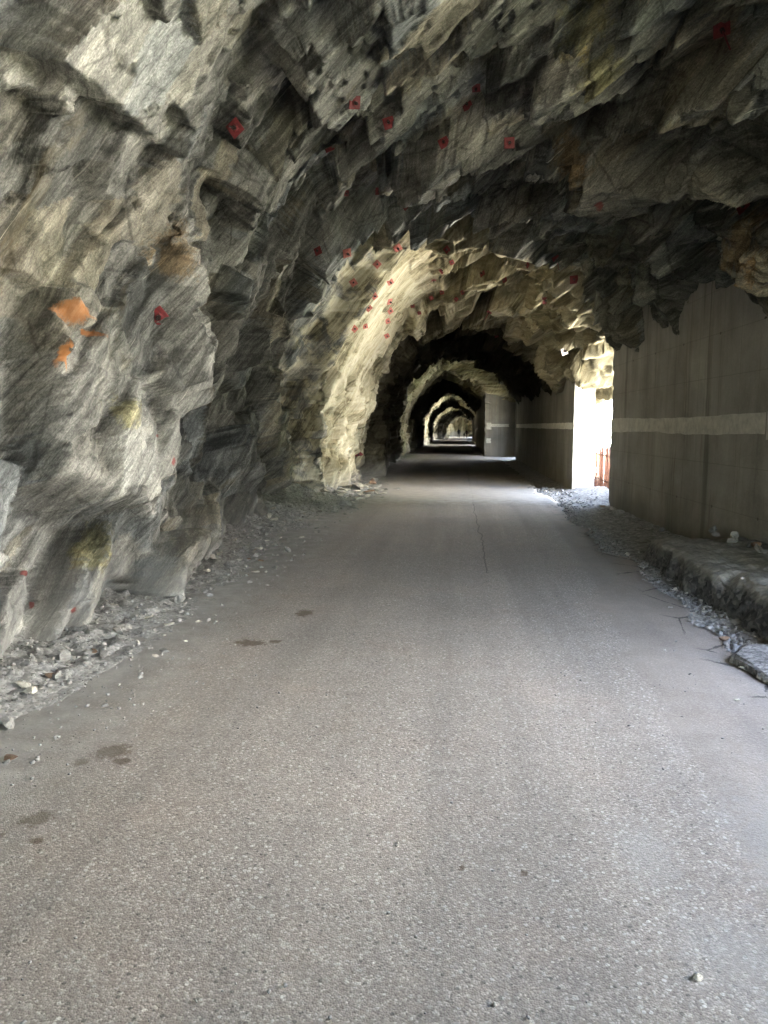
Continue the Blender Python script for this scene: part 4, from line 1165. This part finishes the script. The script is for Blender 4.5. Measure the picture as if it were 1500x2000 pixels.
def mixed_gravel():
    m, nt, b = new_mat("mixed_gravel")
    k = NT(nt)
    g = k.n("ShaderNodeNewGeometry")
    ri = g.outputs['Random Per Island']
    n = k.noise(g.outputs['Position'], 60, 5, 0.7)
    c = k.ramp(ri, [(0.0, (0.13, 0.13, 0.125)), (0.35, (0.19, 0.19, 0.185)), (0.75, (0.26, 0.258, 0.25)), (0.93, (0.32, 0.29, 0.24)), (0.98, (0.52, 0.50, 0.46))])
    k.l(k.mix(0.5, c, k.mix(n, (0.1, 0.1, 0.1), (0.45, 0.45, 0.43))), b.inputs['Base Color'])
    b.inputs['Roughness'].default_value = 0.88
    return m
M_MG = mixed_gravel()
r = np.random.default_rng(21)
n = 10000
yy = 2.4 + 18 * r.random(n) ** 1.3
xx = -3.1 + 1.35 * r.random(n) ** 1.1
zz = bank_z(xx, yy)
keep = (zz > 0.004) | (r.random(n) < 0.25)
xx, yy, zz = xx[keep], yy[keep], np.maximum(zz[keep], 0.004)
sz = (0.005 + 0.020 * r.random(len(xx)) ** 4) * (0.8 + yy * 0.07)
gravel("gravel", np.stack([xx, yy, zz + sz * 0.15], 1), sz, M_MG)
n = 5000
yy = 2.4 + 12 * r.random(n); ex = edge_x(yy)
xx = ex + np.abs(r.normal(0, 0.16, n)) - 0.03
zz = np.where(xx < ex, 0.006, -0.03)
keep = (xx < 2.35) | (yy > 9.6)
xx, yy, zz = xx[keep], yy[keep], zz[keep]
sz = 0.008 + 0.028 * r.random(len(xx)) ** 3
gravel("gravel", np.stack([xx, yy, zz + sz * 0.2], 1), sz, M_MG, 2)
n = 1500                                    # threshold of the first opening, and the foot of the wall
yy = r.uniform(14.2, 18.6, n); xx = r.uniform(1.7, 4.4, n)
sz = 0.012 + 0.05 * r.random(n) ** 3
zz = -0.03 + 0.10 * sstep(14.6, 15.2, yy) * (1 - sstep(17.6, 18.4, yy)) * sstep(2.2, 3.3, xx)
gravel("gravel", np.stack([xx, yy, zz + sz * 0.2], 1), sz, M_MG, 3)
n = 1600                                    # loose grit on the road itself
yy = 1.6 + 12 * r.random(n) ** 1.2; xx = np.where(r.random(n) < 0.5, r.uniform(-2.3, 1.7, n), -2.2 + 0.9 * r.random(n) ** 2)
sz = 0.004 + 0.008 * r.random(n) ** 2
gravel("grit", np.stack([xx, yy, 0 * xx + 0.006 + sz * 0.2], 1), sz, M_MG, 4)

# ------------------------------------------------------------------ walkers far down the tunnel
def person(x, y, h, label, mat_top, mat_leg, mat_skin, stride=0.10, pack=False, yaw=0.0):
    z0 = float(zg(y)) + 0.004
    k_ = h / 1.72
    j = {'pel': (0, 0, .95), 'spine': (0, 0, 1.18), 'chest': (0, 0, 1.38), 'neck': (0, 0, 1.50),
         'hl': (-.10, 0, .90), 'kl': (-.11, stride, .50), 'al': (-.11, stride * .9, .08), 'tl': (-.12, stride * .9 + .16, .035),
         'hr': (.10, 0, .90), 'kr': (.11, -stride * .2, .50), 'ar': (.11, -stride * 1.6, .10), 'tr': (.12, -stride * 1.6 + .15, .04),
         'sl': (-.19, 0, 1.40), 'el': (-.25, -.06, 1.12), 'wl': (-.25, .06, .88), 'fl': (-.25, .10, .79),
         'sr': (.19, 0, 1.40), 'er': (.25, .02, 1.12), 'wr': (.25, .12, .88), 'fr': (.25, .16, .79), 'head': (0, 0, 1.60), 'crown': (0, 0, 1.66)}
    rad = {'pel': .15, 'spine': .14, 'chest': .16, 'neck': .055, 'hl': .095, 'kl': .065, 'al': .045, 'tl': .04, 'hr': .095, 'kr': .065, 'ar': .045, 'tr': .04,
           'sl': .065, 'el': .05, 'wl': .035, 'fl': .04, 'sr': .065, 'er': .05, 'wr': .035, 'fr': .04, 'head': .095, 'crown': .08}
    ed = [('pel', 'spine'), ('spine', 'chest'), ('chest', 'neck'), ('neck', 'head'), ('head', 'crown'), ('pel', 'hl'), ('hl', 'kl'), ('kl', 'al'), ('al', 'tl'), ('pel', 'hr'), ('hr', 'kr'), ('kr', 'ar'), ('ar', 'tr'),
          ('chest', 'sl'), ('sl', 'el'), ('el', 'wl'), ('wl', 'fl'), ('chest', 'sr'), ('sr', 'er'), ('er', 'wr'), ('wr', 'fr')]
    ks = list(j)
    me = bpy.data.meshes.new("person")
    me.from_pydata([tuple(c * k_ for c in j[q]) for q in ks], [(ks.index(a), ks.index(b)) for a, b in ed], [])
    o = bpy.data.objects.new("person", me); S.collection.objects.link(o)
    sk = o.modifiers.new("skin", 'SKIN')
    if not me.skin_vertices: 
        bpy.context.view_layer.objects.active = o
    sv = me.skin_vertices[0].data if me.skin_vertices else None
    if sv is not None:
        for i, q in enumerate(ks):
            sv[i].radius = (rad[q] * k_, rad[q] * k_ * 0.85); sv[i].use_root = (q == 'pel')
    ss = o.modifiers.new("sub", 'SUBSURF'); ss.levels = ss.render_levels = 1
    me.materials.append(mat_top)
    o.location = (x, y, z0); o.rotation_euler = (0, 0, yaw)
    tag(o, label, "person")
    # trousers and hair as clothing/hair children
    def shell(nm, rings, mat):
        n_ = 12; v = []; f = []
        for (cx, cy_, cz, rx, ry) in rings:
            for i in range(n_):
                a = 2 * math.pi * i / n_; v.append(((cx + math.cos(a) * rx) * k_, (cy_ + math.sin(a) * ry) * k_, cz * k_))
        for q in range(len(rings) - 1):
            for i in range(n_): f.append((q * n_ + i, q * n_ + (i + 1) % n_, (q + 1) * n_ + (i + 1) % n_, (q + 1) * n_ + i))
        f.append(tuple(range(n_))[::-1]); f.append(tuple(range((len(rings) - 1) * n_, len(rings) * n_)))
        return mesh_obj(nm, v, f, mat, o, True)
    shell("jacket", [(0, 0, .86, .185, .14), (0, 0, 1.0, .18, .14), (0, 0, 1.2, .175, .14), (0, 0, 1.38, .205, .14), (0, 0, 1.46, .15, .11), (0, 0, 1.50, .07, .07)], mat_top)
    shell("hair", [(0, -.02, 1.60, .098, .10), (0, -.02, 1.66, .100, .105), (0, -.015, 1.715, .075, .08), (0, -.01, 1.735, .03, .03)], mat_leg)
    if pack: shell("rucksack", [(0, -.20, 1.0, .12, .07), (0, -.21, 1.1, .15, .10), (0, -.21, 1.35, .14, .10), (0, -.20, 1.45, .09, .06)], mat_leg)
    return o
M_DK = plain("dark_jacket", (0.010, 0.010, 0.012), 0.9)
M_DR = plain("dark_red_jacket", (0.022, 0.008, 0.008), 0.9)
M_BLK = plain("black_cloth", (0.008, 0.008, 0.009), 0.9)
def at_px(px, y):
    d = pixel_ray(px, 850); return ORG.x + d.x / d.y * y
YP = 128.0
person(at_px(896, YP), YP, 1.62, "tallest walker in dark clothes, alone on the left in the far opening", M_DK, M_BLK, None, 0.10, True, 0.1)
person(at_px(911.5, YP), YP, 1.45, "walker in a dark red jacket on the right in the far opening", M_DR, M_BLK, None, 0.08, False, -0.3)
person(at_px(906.5, YP + 1), YP + 1, 0.95, "small child in dark clothes beside the walker in the red jacket", M_BLK, M_BLK, None, 0.06, False, 0.2)
